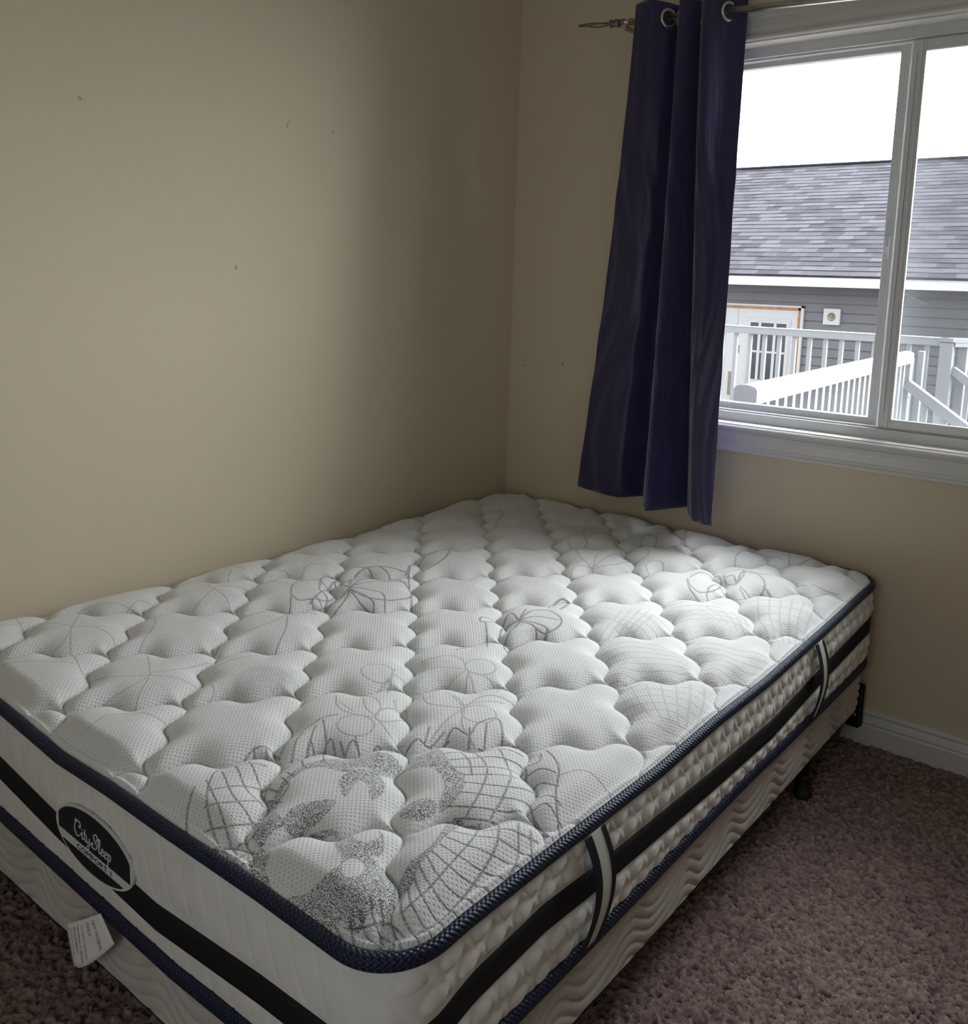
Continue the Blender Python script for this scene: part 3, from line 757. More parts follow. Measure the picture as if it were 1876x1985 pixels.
# ------------------------------------------------------------------ mattress
INK = """10:1276,-1672 1310,-1651 1347,-1612
10:1286,-1688 1333,-1663 1373,-1622
10:1293,-1712 1340,-1687 1387,-1647
10:1296,-1731 1344,-1719 1390,-1673
10:1300,-1749 1351,-1747 1391,-1707
10:1303,-1767 1352,-1772 1394,-1737
10:1305,-1779 1353,-1797 1393,-1770
10:1308,-1796 1353,-1815 1396,-1803
10:1314,-1811 1353,-1833 1399,-1829
10:1316,-1824 1348,-1849 1394,-1850
10:1315,-1834 1345,-1863 1386,-1867
10:1318,-1850 1342,-1877 1384,-1890
10:1293,-1658 1321,-1702 1336,-1759 1345,-1816 1344,-1858
10:1318,-1645 1352,-1691 1370,-1758 1378,-1824 1371,-1864
10:1340,-1626 1380,-1682 1389,-1741 1397,-1808 1394,-1866
10:1357,-1619 1395,-1669 1404,-1729 1408,-1793
10:1139,-1566 1166,-1511 1222,-1463
10:1160,-1577 1192,-1530 1240,-1479
10:1181,-1588 1221,-1545 1251,-1499
10:1207,-1594 1250,-1549 1272,-1520
10:1221,-1610 1271,-1576 1298,-1535
10:1236,-1632 1283,-1601 1314,-1557
10:1239,-1663 1285,-1633 1327,-1580
10:1257,-1672 1294,-1649 1325,-1607
10:1165,-1522 1220,-1555 1256,-1615 1271,-1661
10:1191,-1490 1249,-1530 1284,-1591 1298,-1638
10:1147,-1538 1184,-1557 1216,-1587
10:904,-1835 956,-1879 1037,-1912 1105,-1920
10:908,-1822 980,-1850 1047,-1859
10:904,-1797 972,-1822 1018,-1826
10:915,-1778 963,-1794 990,-1798
10:904,-1835 896,-1814 916,-1787 942,-1765
10:939,-1868 955,-1837 977,-1791
10:964,-1888 994,-1855 1010,-1816
10:996,-1909 1028,-1882 1039,-1849
10:1024,-1923 1052,-1907 1064,-1875
10:1054,-1935 1078,-1921 1083,-1889
10:1087,-1942 1090,-1925 1103,-1907
10:915,-1853 999,-1883 1074,-1910
10:914,-1872 946,-1904 986,-1926 1044,-1936 1101,-1943 1135,-1941
10:922,-1722 905,-1694 900,-1654 901,-1618 914,-1596
10:953,-1726 921,-1691 910,-1668
10:970,-1711 933,-1670 912,-1643
10:968,-1713 939,-1675 979,-1693 957,-1649 1006,-1670 991,-1630 1036,-1644 1022,-1603 1061,-1612 1053,-1588
10:908,-1624 958,-1659 985,-1688
10:976,-1644 1006,-1659
10:988,-1622 1025,-1644
10:897,-1784 887,-1767 882,-1741 897,-1723 928,-1727
10:879,-1743 911,-1762
10:894,-1730 929,-1751
10:1068,-1585 1066,-1555 1087,-1547 1083,-1506
10:1081,-1552 1058,-1517
10:1101,-1525 1090,-1489 1121,-1485 1111,-1447 1126,-1411 1173,-1462 1150,-1493
10:1138,-1504 1110,-1472
10:1157,-1487 1121,-1439
10:1179,-1468 1184,-1441 1204,-1446
10:1096,-1556 1101,-1513
10:1241,-1487 1260,-1472 1244,-1444
10:1243,-1429 1298,-1469 1336,-1529 1387,-1587
10:1260,-1511 1276,-1487 1303,-1484
10:1281,-1532 1294,-1511 1327,-1510
10:1311,-1559 1322,-1542 1354,-1541
10:1330,-1578 1340,-1560 1375,-1564
10:1244,-1485 1279,-1523 1308,-1536 1315,-1565 1355,-1598 1382,-1599
10:1344,-1590 1373,-1598
10:988,-1772 1019,-1782 1030,-1808
10:1008,-1809 1038,-1809
10:983,-1795 1013,-1796
10:983,-1758 1008,-1764
10:974,-1775 962,-1747 971,-1720 991,-1693
10:1000,-1816 983,-1786
10:971,-1720 997,-1737
10:988,-1690 1007,-1704
10:1021,-1651 1036,-1664
10:1046,-1625 1063,-1641
10:1293,-1900 1320,-1917 1341,-1920 1366,-1920
10:1299,-1890 1325,-1902 1353,-1900
10:1282,-1915 1308,-1921 1340,-1927
10:1295,-1870 1322,-1887 1359,-1890
10:1307,-1865 1328,-1876 1362,-1876
10:1295,-1910 1316,-1898 1328,-1876
10:1329,-1925 1344,-1907 1362,-1892
10:1350,-1928 1358,-1912 1381,-1898
10:1264,-1919 1291,-1930 1317,-1930
6:853,-1549 893,-1578 936,-1576 969,-1560
6:890,-1517 929,-1546 965,-1556
6:965,-1556 948,-1517 961,-1480
6:969,-1560 1020,-1573 1056,-1574
6:969,-1560 935,-1516 886,-1507
6:964,-1438 1001,-1457 1058,-1427
6:988,-1403 1019,-1403 1055,-1423
6:1055,-1423 1050,-1362 1086,-1317
6:1055,-1423 1066,-1487 1082,-1541
6:1061,-1430 1094,-1474 1144,-1498
6:1314,-1484 1332,-1449 1382,-1445 1426,-1480
6:987,-1579 995,-1593 995,-1608 987,-1621 972,-1628 955,-1628 939,-1620 930,-1606 929,-1591 938,-1577 953,-1570 971,-1570 987,-1579
6:1114,-1403 1121,-1418 1120,-1434 1111,-1447 1097,-1454 1081,-1453 1067,-1444 1059,-1429 1060,-1412 1069,-1398 1084,-1391 1100,-1393 1114,-1403
6:976,-1489 987,-1501 994,-1520 995,-1540 991,-1555 982,-1563 970,-1561 960,-1549 953,-1531 951,-1511 955,-1495 965,-1486 976,-1489
10:429,-1144 412,-1082 443,-1032 503,-1016 559,-1061 555,-1120 522,-1151 475,-1158 434,-1149
10:429,-1144 472,-1123 519,-1117 580,-1168
10:418,-1135 360,-1068 351,-1013 422,-1052
10:329,-1098 326,-1058 329,-1034 367,-987 433,-946
10:367,-987 414,-997 448,-1027
10:439,-1154 482,-1206 504,-1271
10:439,-1154 508,-1181 576,-1188
10:335,-1154 314,-1112 323,-1093
10:435,-955 408,-914 399,-876 381,-796 400,-753 441,-812 457,-890 459,-921
10:408,-914 472,-984 539,-1041 617,-1116
10:429,-1144 392,-1140 359,-1131 344,-1105
10:434,-1149 523,-1158 560,-1186
10:429,-1144 440,-1075 489,-1009
10:429,-1144 452,-1198 472,-1250
10:335,-1154 387,-1203 432,-1216 462,-1259 462,-1293
10:433,-1269 401,-1208 364,-1147
10:423,-1261 426,-1240 478,-1261
10:865,-1021 857,-963 887,-935 936,-956 960,-997 950,-1036 908,-1029 869,-1026
10:865,-1021 820,-997 837,-1046
10:865,-1021 848,-1053 874,-1105
10:872,-1030 890,-1091 924,-1146 946,-1127 964,-1082 950,-1021
10:869,-1026 921,-1033 967,-1094
10:872,-915 848,-866 846,-822 872,-826 891,-862 900,-906
10:791,-1073 785,-1053 801,-1031 818,-1064 809,-1088 791,-1073
10:816,-1082 869,-1139 906,-1183
10:871,-1242 876,-1204 884,-1169 905,-1143
10:865,-1021 839,-962
10:865,-1021 889,-983 939,-969
10:865,-1021 937,-1018 970,-1062
5:949,-1299 907,-1269 877,-1283 855,-1327
5:949,-1299 914,-1323 880,-1354
5:958,-1303 1005,-1368
5:961,-1306 1019,-1345 1035,-1352
5:961,-1306 1006,-1289 1055,-1324
5:952,-1302 956,-1357 962,-1417
5:847,-1395 861,-1418 915,-1480
5:854,-1412 891,-1391
5:861,-1418 878,-1480
5:779,-583 703,-536 653,-483
5:779,-583 723,-467 744,-395 808,-436 812,-505 779,-572
5:629,-397 613,-298 664,-278 718,-310
5:629,-397 578,-332 573,-292
5:774,-565 756,-435 770,-395
5:775,-338 740,-232 766,-206
5:239,-4 315,-87
5:264,21 344,-57
5:373,-28 364,22 411,12
5:695,-92 659,-29
5:731,-181 736,-115 751,-85
5:-16,-703 -7,-662 23,-632 81,-671
5:137,-485 130,-422 194,-427 247,-441
5:234,-454 225,-527
5:230,-322 285,-369 326,-458
5:225,-396 295,-458
5:936,-1481 961,-1500
5:1010,-1406 1049,-1422
5:878,-1563 923,-1571
5:974,-1498 973,-1459 984,-1429
5:1046,-1425 1063,-1380 1080,-1344
5:985,-1249 992,-1264 991,-1280 982,-1293 968,-1300 952,-1299 938,-1290 931,-1275 932,-1258 940,-1245 955,-1237 971,-1239 985,-1249
5:858,-1409 867,-1423 867,-1438 859,-1452 844,-1459 827,-1459 811,-1450 802,-1437 802,-1420 810,-1407 826,-1399 843,-1400 858,-1409
5:795,-602 805,-624 806,-646 798,-661 783,-667 765,-661 749,-645 739,-623 738,-601 746,-585 761,-579 779,-585 795,-602
5:633,-393 645,-417 647,-439 641,-455 627,-459 609,-452 591,-434 580,-411 577,-387 583,-371 598,-366 616,-375 633,-393
5:787,-243 795,-264 796,-283 790,-296 779,-299 765,-293 753,-277 744,-257 743,-237 749,-223 760,-220 774,-227 787,-243
5:914,-431 921,-450 921,-468 915,-481 904,-485 890,-479 878,-465 871,-446 870,-427 877,-414 889,-410 902,-416 914,-431
5:830,-364 838,-388 838,-411 829,-428 813,-434 796,-429 780,-412 771,-388 771,-364 780,-346 796,-340 814,-346 830,-364
8:1023,-481 1024,-424 1051,-398 1092,-434 1112,-504 1091,-558 1054,-541 1023,-499
8:1029,-511 1066,-564 1120,-597
8:1096,-519 1100,-480 1137,-498 1153,-533 1133,-568 1110,-557 1096,-519
8:1139,-443 1108,-437 1083,-405
8:1139,-443 1118,-354 1160,-352 1206,-416 1202,-471 1157,-462
8:1139,-443 1130,-380 1108,-343 1061,-369
8:1118,-354 1177,-336 1241,-312 1283,-326
8:1202,-419 1254,-456
8:1139,-443 1109,-399 1093,-415
8:1162,-474 1197,-492 1213,-444
6:1077,-392 1122,-320 1183,-234
6:1076,-315 1040,-225 1027,-103
6:1023,-107 1113,-134 1150,-163
6:876,-227 816,-113 791,-32
6:731,-171 727,-68 793,-57 865,-39 944,-39 1013,-70
6:975,-107 940,-17
6:1124,-33 1173,-161
6:1168,-208 1195,-141 1219,-75 1230,-21 1281,-58
6:1296,-314 1328,-302 1359,-291
6:887,-239 954,-286 997,-309
6:699,-95 654,-27
3:964,-892 1041,-904 1116,-927
3:991,-876 1062,-885 1127,-904
3:1017,-860 1083,-866 1139,-881
3:1044,-844 1105,-846 1151,-857
3:1054,-801 1126,-827 1163,-833
3:1080,-785 1147,-807 1176,-808
3:1068,-723 1090,-832 1096,-945
3:1054,-747 1076,-845 1085,-955
3:1041,-772 1061,-859 1075,-965
3:1028,-796 1047,-872 1064,-974
3:1015,-819 1033,-885 1053,-984
3:1115,-767 1126,-714 1177,-711
3:1127,-728 1144,-697 1196,-707
3:1139,-687 1162,-681 1216,-703
3:1151,-646 1180,-664 1235,-700
3:1192,-662 1198,-648 1254,-696
3:1212,-635 1216,-631 1273,-692
3:1231,-608 1234,-614 1292,-689
3:1075,-686 1112,-635 1175,-608 1250,-630
3:1095,-701 1138,-652 1205,-626 1267,-650
3:1114,-716 1164,-667 1235,-643 1284,-669
3:1133,-731 1189,-683 1263,-660 1300,-688
3:1151,-746 1213,-697 1291,-676 1316,-707
3:1215,-541 1258,-500 1310,-468 1367,-462
3:1238,-565 1284,-532 1333,-506 1376,-505
3:1262,-589 1309,-563 1355,-542 1385,-545
3:1284,-612 1334,-593 1376,-577 1394,-585
3:1306,-635 1357,-622 1396,-610 1402,-623
3:1327,-657 1379,-649 1416,-643 1410,-660
3:1223,-500 1274,-608 1339,-686
3:1248,-484 1292,-591 1349,-677
3:1272,-469 1310,-574 1359,-668
3:1296,-453 1328,-558 1369,-658
3:1320,-437 1346,-541 1379,-649
3:1344,-421 1364,-524 1390,-640
3:1091,-1023 1129,-964 1187,-936 1251,-937
3:1105,-1038 1149,-982 1204,-952 1258,-946
3:1119,-1053 1167,-1000 1220,-967 1264,-956
3:1132,-1068 1186,-1018 1236,-981 1271,-966
3:1145,-1082 1203,-1035 1252,-996 1277,-975
3:1158,-1096 1221,-1051 1267,-1010 1284,-985
3:1171,-1110 1238,-1067 1282,-1024 1290,-994
3:1183,-1124 1254,-1083 1296,-1038 1296,-1003
3:1224,-854 1267,-827 1320,-816 1369,-760
3:1238,-873 1284,-848 1334,-839 1372,-791
3:1252,-892 1301,-869 1347,-862 1375,-821
3:1265,-910 1317,-889 1360,-884 1378,-850
3:1278,-928 1333,-908 1372,-905 1380,-879
3:1290,-946 1348,-927 1384,-926 1383,-906
3:1303,-963 1363,-945 1396,-947 1386,-934
3:1315,-980 1378,-963 1408,-967 1388,-960
3:1222,-1160 1252,-1105 1301,-1081 1364,-1044
3:1235,-1175 1271,-1125 1316,-1102 1372,-1069
3:1247,-1190 1289,-1144 1330,-1122 1379,-1094
3:1260,-1204 1307,-1163 1344,-1142 1386,-1118
3:1272,-1218 1324,-1181 1358,-1162 1393,-1141
3:1284,-1232 1341,-1199 1371,-1180 1400,-1164
3:1295,-1245 1357,-1216 1384,-1199 1406,-1186
3:1227,-1127 1270,-1174 1330,-1216
3:1249,-1107 1289,-1157 1341,-1206
3:1272,-1087 1308,-1140 1353,-1196
3:1294,-1068 1327,-1123 1364,-1186
3:1316,-1048 1346,-1106 1376,-1176
3:1339,-1028 1366,-1089 1387,-1166
5:214,-1714 163,-1739 158,-1779
5:214,-1714 143,-1661 113,-1641
5:216,-1713 245,-1679 281,-1639
5:250,-1681 302,-1676 351,-1685
5:218,-1718 317,-1767 348,-1777 423,-1791
5:224,-1719 270,-1758 288,-1793
5:523,-1719 479,-1695 425,-1670
5:523,-1719 490,-1760 445,-1788
5:524,-1718 560,-1692 607,-1662
5:516,-1714 529,-1674 523,-1595
5:525,-1723 537,-1756 538,-1807 545,-1865
5:533,-1727 571,-1768 606,-1797
5:103,-1666 105,-1616 136,-1579 184,-1560 254,-1559 308,-1585 354,-1629 394,-1672
5:180,-1611 171,-1571 150,-1532 173,-1503
5:197,-1373 128,-1381 107,-1419
5:200,-1370 218,-1334 240,-1295
5:206,-1374 290,-1394 362,-1428
5:212,-1378 249,-1432 276,-1474
5:182,-1368 135,-1354 117,-1331
5:572,-1618 572,-1576 588,-1524
5:624,-1657 658,-1671 672,-1700
5:108,-1811 104,-1786 99,-1761
5:189,-1844 210,-1831
5:77,-1767 134,-1773
5:291,-1886 322,-1847 378,-1791
5:620,-1886 607,-1843 635,-1810 696,-1775
5:106,-1280 80,-1240 131,-1235
5:151,-1299 106,-1258
5:189,-1201 217,-1174 264,-1192
5:270,-1167 235,-1114 258,-1070
5:261,-1294 243,-1252 287,-1251
9:453,-1344 386,-1287 325,-1234 319,-1182 357,-1165 418,-1185 439,-1221 422,-1254 410,-1283 376,-1279
9:422,-1254 472,-1294 453,-1344
9:493,-1558 455,-1510
9:350,-1171 312,-1127 328,-1090
9:397,-1186 356,-1127 392,-1072
7:478,-1516 475,-1462 475,-1403 461,-1361
7:424,-1494 395,-1445 405,-1397 447,-1350 497,-1303
7:460,-1354 529,-1413 587,-1486"""
STIP = """100:1062,-1877 1035,-1847 1014,-1804 997,-1763 997,-1723 1019,-1674 1053,-1628 1096,-1618 1108,-1638 1102,-1668 1069,-1681 1062,-1707 1021,-1723 1009,-1753 1022,-1797 1055,-1830 1086,-1841 1085,-1858 1089,-1882
100:1081,-1841 1072,-1816 1081,-1791 1109,-1767 1121,-1791 1119,-1813 1110,-1837 1096,-1844
45:1232,-1933 1276,-1925 1317,-1904 1330,-1874 1359,-1885 1373,-1923 1352,-1935 1298,-1936
100:1084,-1901 1089,-1882 1107,-1874 1106,-1848 1126,-1819 1156,-1802 1183,-1825 1216,-1841 1233,-1819 1266,-1813 1294,-1824 1314,-1845 1328,-1876 1309,-1880 1314,-1906 1284,-1907 1279,-1923 1251,-1928 1215,-1928 1171,-1926 1128,-1922
0:1131,-1905 1112,-1877 1114,-1853 1143,-1819 1161,-1807 1184,-1832 1221,-1851 1224,-1871 1217,-1901 1197,-1917 1170,-1921
0:1225,-1854 1228,-1838 1246,-1836 1259,-1852 1253,-1868 1239,-1866
100:1074,-1731 1066,-1711 1072,-1686 1095,-1671 1124,-1683 1143,-1703 1149,-1727 1142,-1729 1114,-1710 1098,-1710 1103,-1728 1115,-1752 1100,-1748
100:1112,-1648 1103,-1592 1113,-1556 1139,-1566 1181,-1588 1207,-1594 1236,-1632 1238,-1673 1228,-1673 1207,-1639 1179,-1618 1152,-1614 1131,-1626
100:1192,-1720 1187,-1703 1197,-1682 1223,-1673 1233,-1693 1225,-1716 1204,-1725
100:1246,-1682 1272,-1668 1288,-1701 1294,-1733 1304,-1773 1308,-1796 1318,-1819 1315,-1834 1300,-1828 1291,-1797 1293,-1762 1280,-1723 1261,-1693
100:1175,-1826 1167,-1803 1182,-1798 1203,-1809 1218,-1804 1218,-1782 1199,-1768 1222,-1778 1241,-1798 1240,-1820 1243,-1831 1224,-1840 1206,-1841
30:868,-1352 860,-1310 883,-1289 940,-1300 956,-1357 956,-1411 929,-1424
35:329,-1098 326,-1058 362,-1024 422,-1052 409,-1105 377,-1115
30:504,-1271 482,-1206 439,-1154 508,-1181 576,-1188
30:890,-1091 921,-1033 964,-1089 946,-1127 922,-1141
35:704,-1661 640,-1609 634,-1557 678,-1541 750,-1546 789,-1586 765,-1627"""
ZE = .4845                                  # mean height of the top edge tape
def ztop(x, y):
    x = np.asarray(x, float); y = np.asarray(y, float)
    tucked = np.maximum(smooth(BX0 + .12 - x, 0, .09) * smooth(y, BY0 + .02, BY0 + .10), smooth(y, BY1 - .12, BY1 - .02) * smooth(1.15 - x, 0, .15))
    return ZE + wob(x, y) - .022 * tucked
def zband(x, y, sd=None):
    x = np.asarray(x, float); y = np.asarray(y, float)
    f = interp(x, [(0, .390), (.385, .377), (.60, .352), (.9, .331), (1.15, .348), (1.3, .352), (1.4, .362)])
    r = interp(y, [(-1.93, .375), (-1.80, .385), (-1.63, .393), (-1.46, .379), (-1.1, .362), (-.79, .352), (-.5, .372), (0, .395)])
    t = smooth(x - BX1 + (BY0 - y) * 1.0 + .09, -.09, .09)
    onright = smooth(x, BX1 - .09, BX1 - .02) * smooth(y, BY0 + .02, BY0 + .16)
    return f * (1 - onright) + r * onright
def zlow(x, y):
    x = np.asarray(x, float); y = np.asarray(y, float)
    f = interp(x, [(0, .280), (.375, .279), (.745, .266), (.937, .260), (1.2, .268), (1.4, .276)])
    onright = smooth(x, BX1 - .09, BX1 - .02) * smooth(y, BY0 + .02, BY0 + .16)
    return f * (1 - onright) + (.279 + .004 * np.sin(y * 5)) * onright

def build_mattress():
    root = empty('mattress', (.71, -.98, .247)); tag(root, 'white quilted mattress with navy edge tape lying on the box spring', 'mattress')
    # --- top panel
    def axis(lo, hi, fine_at_hi):
        out = [lo]; t = lo
        while t < hi:
            k = (t - lo) / (hi - lo); k = k if fine_at_hi else 1 - k
            t += .0030 - .0018 * k; out.append(min(t, hi))
        return np.array(out)
    xs = axis(BX0 - .004, BX1 + .004, True); ys = axis(BY0 - .004, BY1 + .004, False)
    X, Y = np.meshgrid(xs, ys, indexing='ij')
    r = .09; qx = np.abs(X - (BX0 + BX1) / 2) - (BX1 - BX0) / 2 + r; qy = np.abs(Y - (BY0 + BY1) / 2) - (BY1 - BY0) / 2 + r
    SDF = np.minimum(np.maximum(qx, qy), 0) + np.hypot(np.maximum(qx, 0), np.maximum(qy, 0)) - r
    E1 = np.array([.13559, .14787]); E2 = np.array([.14822, -.15815]); P0 = np.array([.18186, -.63980])
    Mi = np.linalg.inv(np.array([E1, E2]).T)
    dx, dy = X - P0[0], Y - P0[1]
    U = Mi[0, 0] * dx + Mi[0, 1] * dy; Vv = Mi[1, 0] * dx + Mi[1, 1] * dy
    A = .046
    Uq = U + .012 - .050 * np.cos(4 * math.pi * Vv - 1.0); Vq = Vv + .045 + .047 * np.cos(4 * math.pi * (U - .32))     # ogee stitch lines
    def line_dist(q): return np.abs(q - np.round(q))
    du = line_dist(Uq) * .205; dv = line_dist(Vq) * .205
    k = .010
    hh = np.clip(.5 + .5 * (dv - du) / k, 0, 1); d = dv * (1 - hh) + du * hh - k * hh * (1 - hh); d = np.maximum(d, 0)
    puff = 1 - (1 - np.clip(d / .088, 0, 1)) ** 3.2
    groove = np.exp(-(np.minimum(du, dv) / .0035) ** 2)
    ins = -SDF
    edge = smooth(ins, .004, .055)
    puff_h = .022 * puff * (.12 + .88 * edge)
    crown = .017 * (1 - np.exp(-np.maximum(ins, 0) / .03)) - .002
    seam = .0035 * np.exp(-((ins - .013) / .0035) ** 2)
    rng = np.random.default_rng(1)
    Z = ZE + .004 + wob(X, Y) + crown + puff_h - .003 * groove + seam
    Z += .004 * np.sin(X * 7.1 + Y * 3.3 + .5) * np.sin(Y * 6.2 - X * 2.1) * edge
    # --- stitched line art and stippled patches, in millimetres on the panel
    ink = np.zeros_like(X); stip = np.zeros_like(X)
    def stroke(pts, w, val):
        for (a, b) in zip(pts[:-1], pts[1:]):
            i0, i1 = np.searchsorted(xs, [min(a[0], b[0]) - 3 * w, max(a[0], b[0]) + 3 * w]); j0, j1 = np.searchsorted(ys, [min(a[1], b[1]) - 3 * w, max(a[1], b[1]) + 3 * w])
            if i1 <= i0 or j1 <= j0: continue
            px = xs[i0:i1, None] - a[0]; py = ys[None, j0:j1] - a[1]; ex, ey = b[0] - a[0], b[1] - a[1]
            t = np.clip((px * ex + py * ey) / (ex * ex + ey * ey + 1e-12), 0, 1)
            dd = np.hypot(px - ex * t, py - ey * t)
            v = val * np.clip(1.5 - dd / w, 0, 1)
            ink[i0:i1, j0:j1] = np.maximum(ink[i0:i1, j0:j1], v)
    for line in INK.strip().split('\n'):
        w, p = line.split(':'); pts = np.array([[float(c) for c in q.split(',')] for q in p.split()]) / 1000
        if len(pts) > 2: pts = catmull(pts, len(pts) * 7)
        stroke(pts, float(interp(pts[:, 1].mean(), [(-1.7, .00145), (-.8, .0025)])), int(w) / 10)
    for line in STIP.strip().split('\n'):
        w, p = line.split(':'); pts = np.array([[float(c) for c in q.split(',')] for q in p.split()]) / 1000
        pts = catmull(np.vstack([pts, pts[:1]]), len(pts) * 5)
        i0, i1 = np.searchsorted(xs, [pts[:, 0].min(), pts[:, 0].max()]); j0, j1 = np.searchsorted(ys, [pts[:, 1].min(), pts[:, 1].max()])
        gx, gy = X[i0:i1, j0:j1], Y[i0:i1, j0:j1]; inside = np.zeros(gx.shape, bool)
        for a, b in zip(pts, np.roll(pts, -1, 0)):
            c = (a[1] > gy) != (b[1] > gy)
            inside ^= c & (gx < (b[0] - a[0]) * (gy - a[1]) / (b[1] - a[1] + 1e-12) + a[0])
        stip[i0:i1, j0:j1] = np.maximum(stip[i0:i1, j0:j1], inside * int(w) / 100) if int(w) else stip[i0:i1, j0:j1] * ~inside
    V3 = np.stack([X, Y, Z], -1)
    me = grid_mesh('top_panel', V3, len(xs), len(ys), mask=SDF < .002, attrs={'ink': ink, 'stipple': stip})
    link('quilted_top', me, M_top, root)
    # --- edge tapes
    t1 = sweep('edge_tape', M_piping, root, -.001, oval(.0092, .0110, 20, 2.4), lambda x, y: ztop(x, y), ds=.008); t1['label'] = 'navy tape round the top edge'
    t2 = sweep('edge_tape', M_piping, root, -.004, oval(.0105, .0155, 20, 2.4), zlow, ds=.008); t2['label'] = 'navy tape round the bottom edge'
    # --- quilted border
    P, N, s, sd = outline(-.006, .0032); nz = 84; T = np.linspace(0, 1, nz)
    zt, zl, zb = ztop(P[:, 0], P[:, 1]) - .004, zlow(P[:, 0], P[:, 1]), zband(P[:, 0], P[:, 1])
    Zb = zl[:, None] + (zt - zl)[:, None] * T[None, :]
    H = (zt - zl)[:, None]
    bulge = .010 * np.sin(math.pi * T)[None, :] ** .6
    w2 = .0225
    up = smooth(Zb, (zb + w2)[:, None] + .002, (zb + w2)[:, None] + .012) * (1 - smooth(T, .93, .985))[None, :]
    dn = (1 - smooth(Zb, (zb - w2)[:, None] - .012, (zb - w2)[:, None] - .002)) * smooth(T, .03, .10)[None, :]
    S = s[:, None] + 0 * Zb
    def braid(v, Hh, p):
        """teardrop pillows in two staggered rows, joined by slanted strands"""
        out = np.zeros_like(v)
        for row, off in ((.30, 0.0), (.72, .5)):
            a = (S / p + off + .25 * (v - row)); a = (a - np.round(a)) * p; b = (v - row) * Hh
            rot = .42; aa = a * math.cos(rot) + b * math.sin(rot); bb = -a * math.sin(rot) + b * math.cos(rot)
            q = (aa / .0225) ** 2 + (bb / .0142) ** 2
            out = np.maximum(out, np.clip(1 - q, 0, 1) ** .62 * (1 + .35 * np.clip(-aa / .02, -1, 1)))
        st = (S / p + v * 1.15 + .27); st = np.abs(st - np.round(st)) * p
        return np.maximum(out, .45 * np.exp(-(st / .0085) ** 2))
    Hu = (zt - zb)[:, None] - w2; vu = (Zb - (zb + w2)[:, None]) / np.maximum(Hu, .02)
    Hd = (zb - zl)[:, None] - w2; vd = (Zb - zl[:, None]) / np.maximum(Hd, .02)
    side = ((sd > .5) & (sd < 3)).astype(float)[:, None]; kk = np.where(sd == .5)[0]
    side[kk, 0] = np.linspace(0, 1, len(kk)) ** 2
    rel = .0066 * (braid(vu, Hu, .057) * up + .8 * braid(vd, Hd, .057) * dn) * side
    soft = (1 - side) * (.0009 * np.sin(S * 30 + Zb * 40) * np.sin(S * 13 - Zb * 50 + .4) - .0016 * np.exp(-(np.abs((S / .05 + Zb * 9) - np.round(S / .05 + Zb * 9)) / .06) ** 2)) * (up + dn)
    tuck = -.004 * np.exp(-((Zb - zb[:, None]) / .03) ** 2)
    O = bulge + rel + soft + tuck
    V = np.zeros((len(P), nz + 2, 3)); cx, cy = .71, -.98
    V[:, 1:-1, 0] = P[:, None, 0] + N[:, None, 0] * O; V[:, 1:-1, 1] = P[:, None, 1] + N[:, None, 1] * O; V[:, 1:-1, 2] = Zb
    for col, zz in ((0, .249), (-1, ZE - .01)):
        V[:, col, 0] = cx + (P[:, 0] - cx) * .35; V[:, col, 1] = cy + (P[:, 1] - cy) * .35; V[:, col, 2] = zz
    me = grid_mesh('border', V, len(P), nz + 2, wrap_i=True); link('side_border', me, M_border, root)
    # --- black band round the middle of the border
    def bulge_at(x, y): return 0
    prof = [(-.002, -w2), (.0025, -w2 + .001), (.0032, -w2 / 2), (.0034, 0), (.0032, w2 / 2), (.0025, w2 - .001), (-.002, w2)]
    sweep('border_band', M_band, root, .0015, prof, zband, ds=.010)
    # --- two handles on the long side
    for (ya, za0) in ((-1.544, .0), (-.573, .0)):
        y_mid = ya + .027
        zt_, zl_ = float(ztop(BX1, y_mid)) - .008, float(zlow(BX1, y_mid)) + .008
        def strip(y0, y1, lift, name, mat, parent):
            n = 22; V = []; f = []
            me = MB()
            for i in range(n + 1):
                t = i / n; z = zt_ + (zl_ - zt_) * t
                out = BX1 + .0085 + lift + .015 * math.sin(math.pi * t) ** .9
                lean = .016 * math.sin(math.pi * t)
                for yy, xx in ((y0, -.0015), (y1, -.0015), (y1, 0), (y0, 0)): me.v.append((out + xx, yy + lean, z))
            for i in range(n):
                for j in range(4): me.f.append([i * 4 + j, i * 4 + (j + 1) % 4, i * 4 + 4 + (j + 1) % 4, i * 4 + 4 + j])
            me.f += [[0, 1, 2, 3], [4 * n + 3, 4 * n + 2, 4 * n + 1, 4 * n]]
            return me.build(name, mat, parent, smooth=False)
        h = strip(ya + .012, ya + .048, .001, 'handle', M_strap, root)
        strip(ya, ya + .0175, .002, 'binding', M_strap_edge, h); strip(ya + .044, ya + .055, .002, 'binding', M_strap_edge, h)
        h['label'] = 'white strap handle with navy binding'
    # --- oval brand label on the foot end
    cx, cz, ra, rb = .7275, .3725, .1215, .0545; yl = BY0 - .0040
    def curve_y(x, z): return yl - .0035 + .25 * (z - cz) ** 2
    def ellipse_disc(a, b, y, n=64, clip=None):
        m = MB(); V = []
        for i in range(n):
            t = 2 * math.pi * i / n; V.append((cx + a * math.cos(t), y, cz + b * math.sin(t)))
        m.poly(V, (0, .004, 0)); return m
    lab = ellipse_disc(ra, rb, yl - .0035).build('brand_label', M_label_white, root, smooth=False); lab['label'] = 'black oval label with silver lettering'
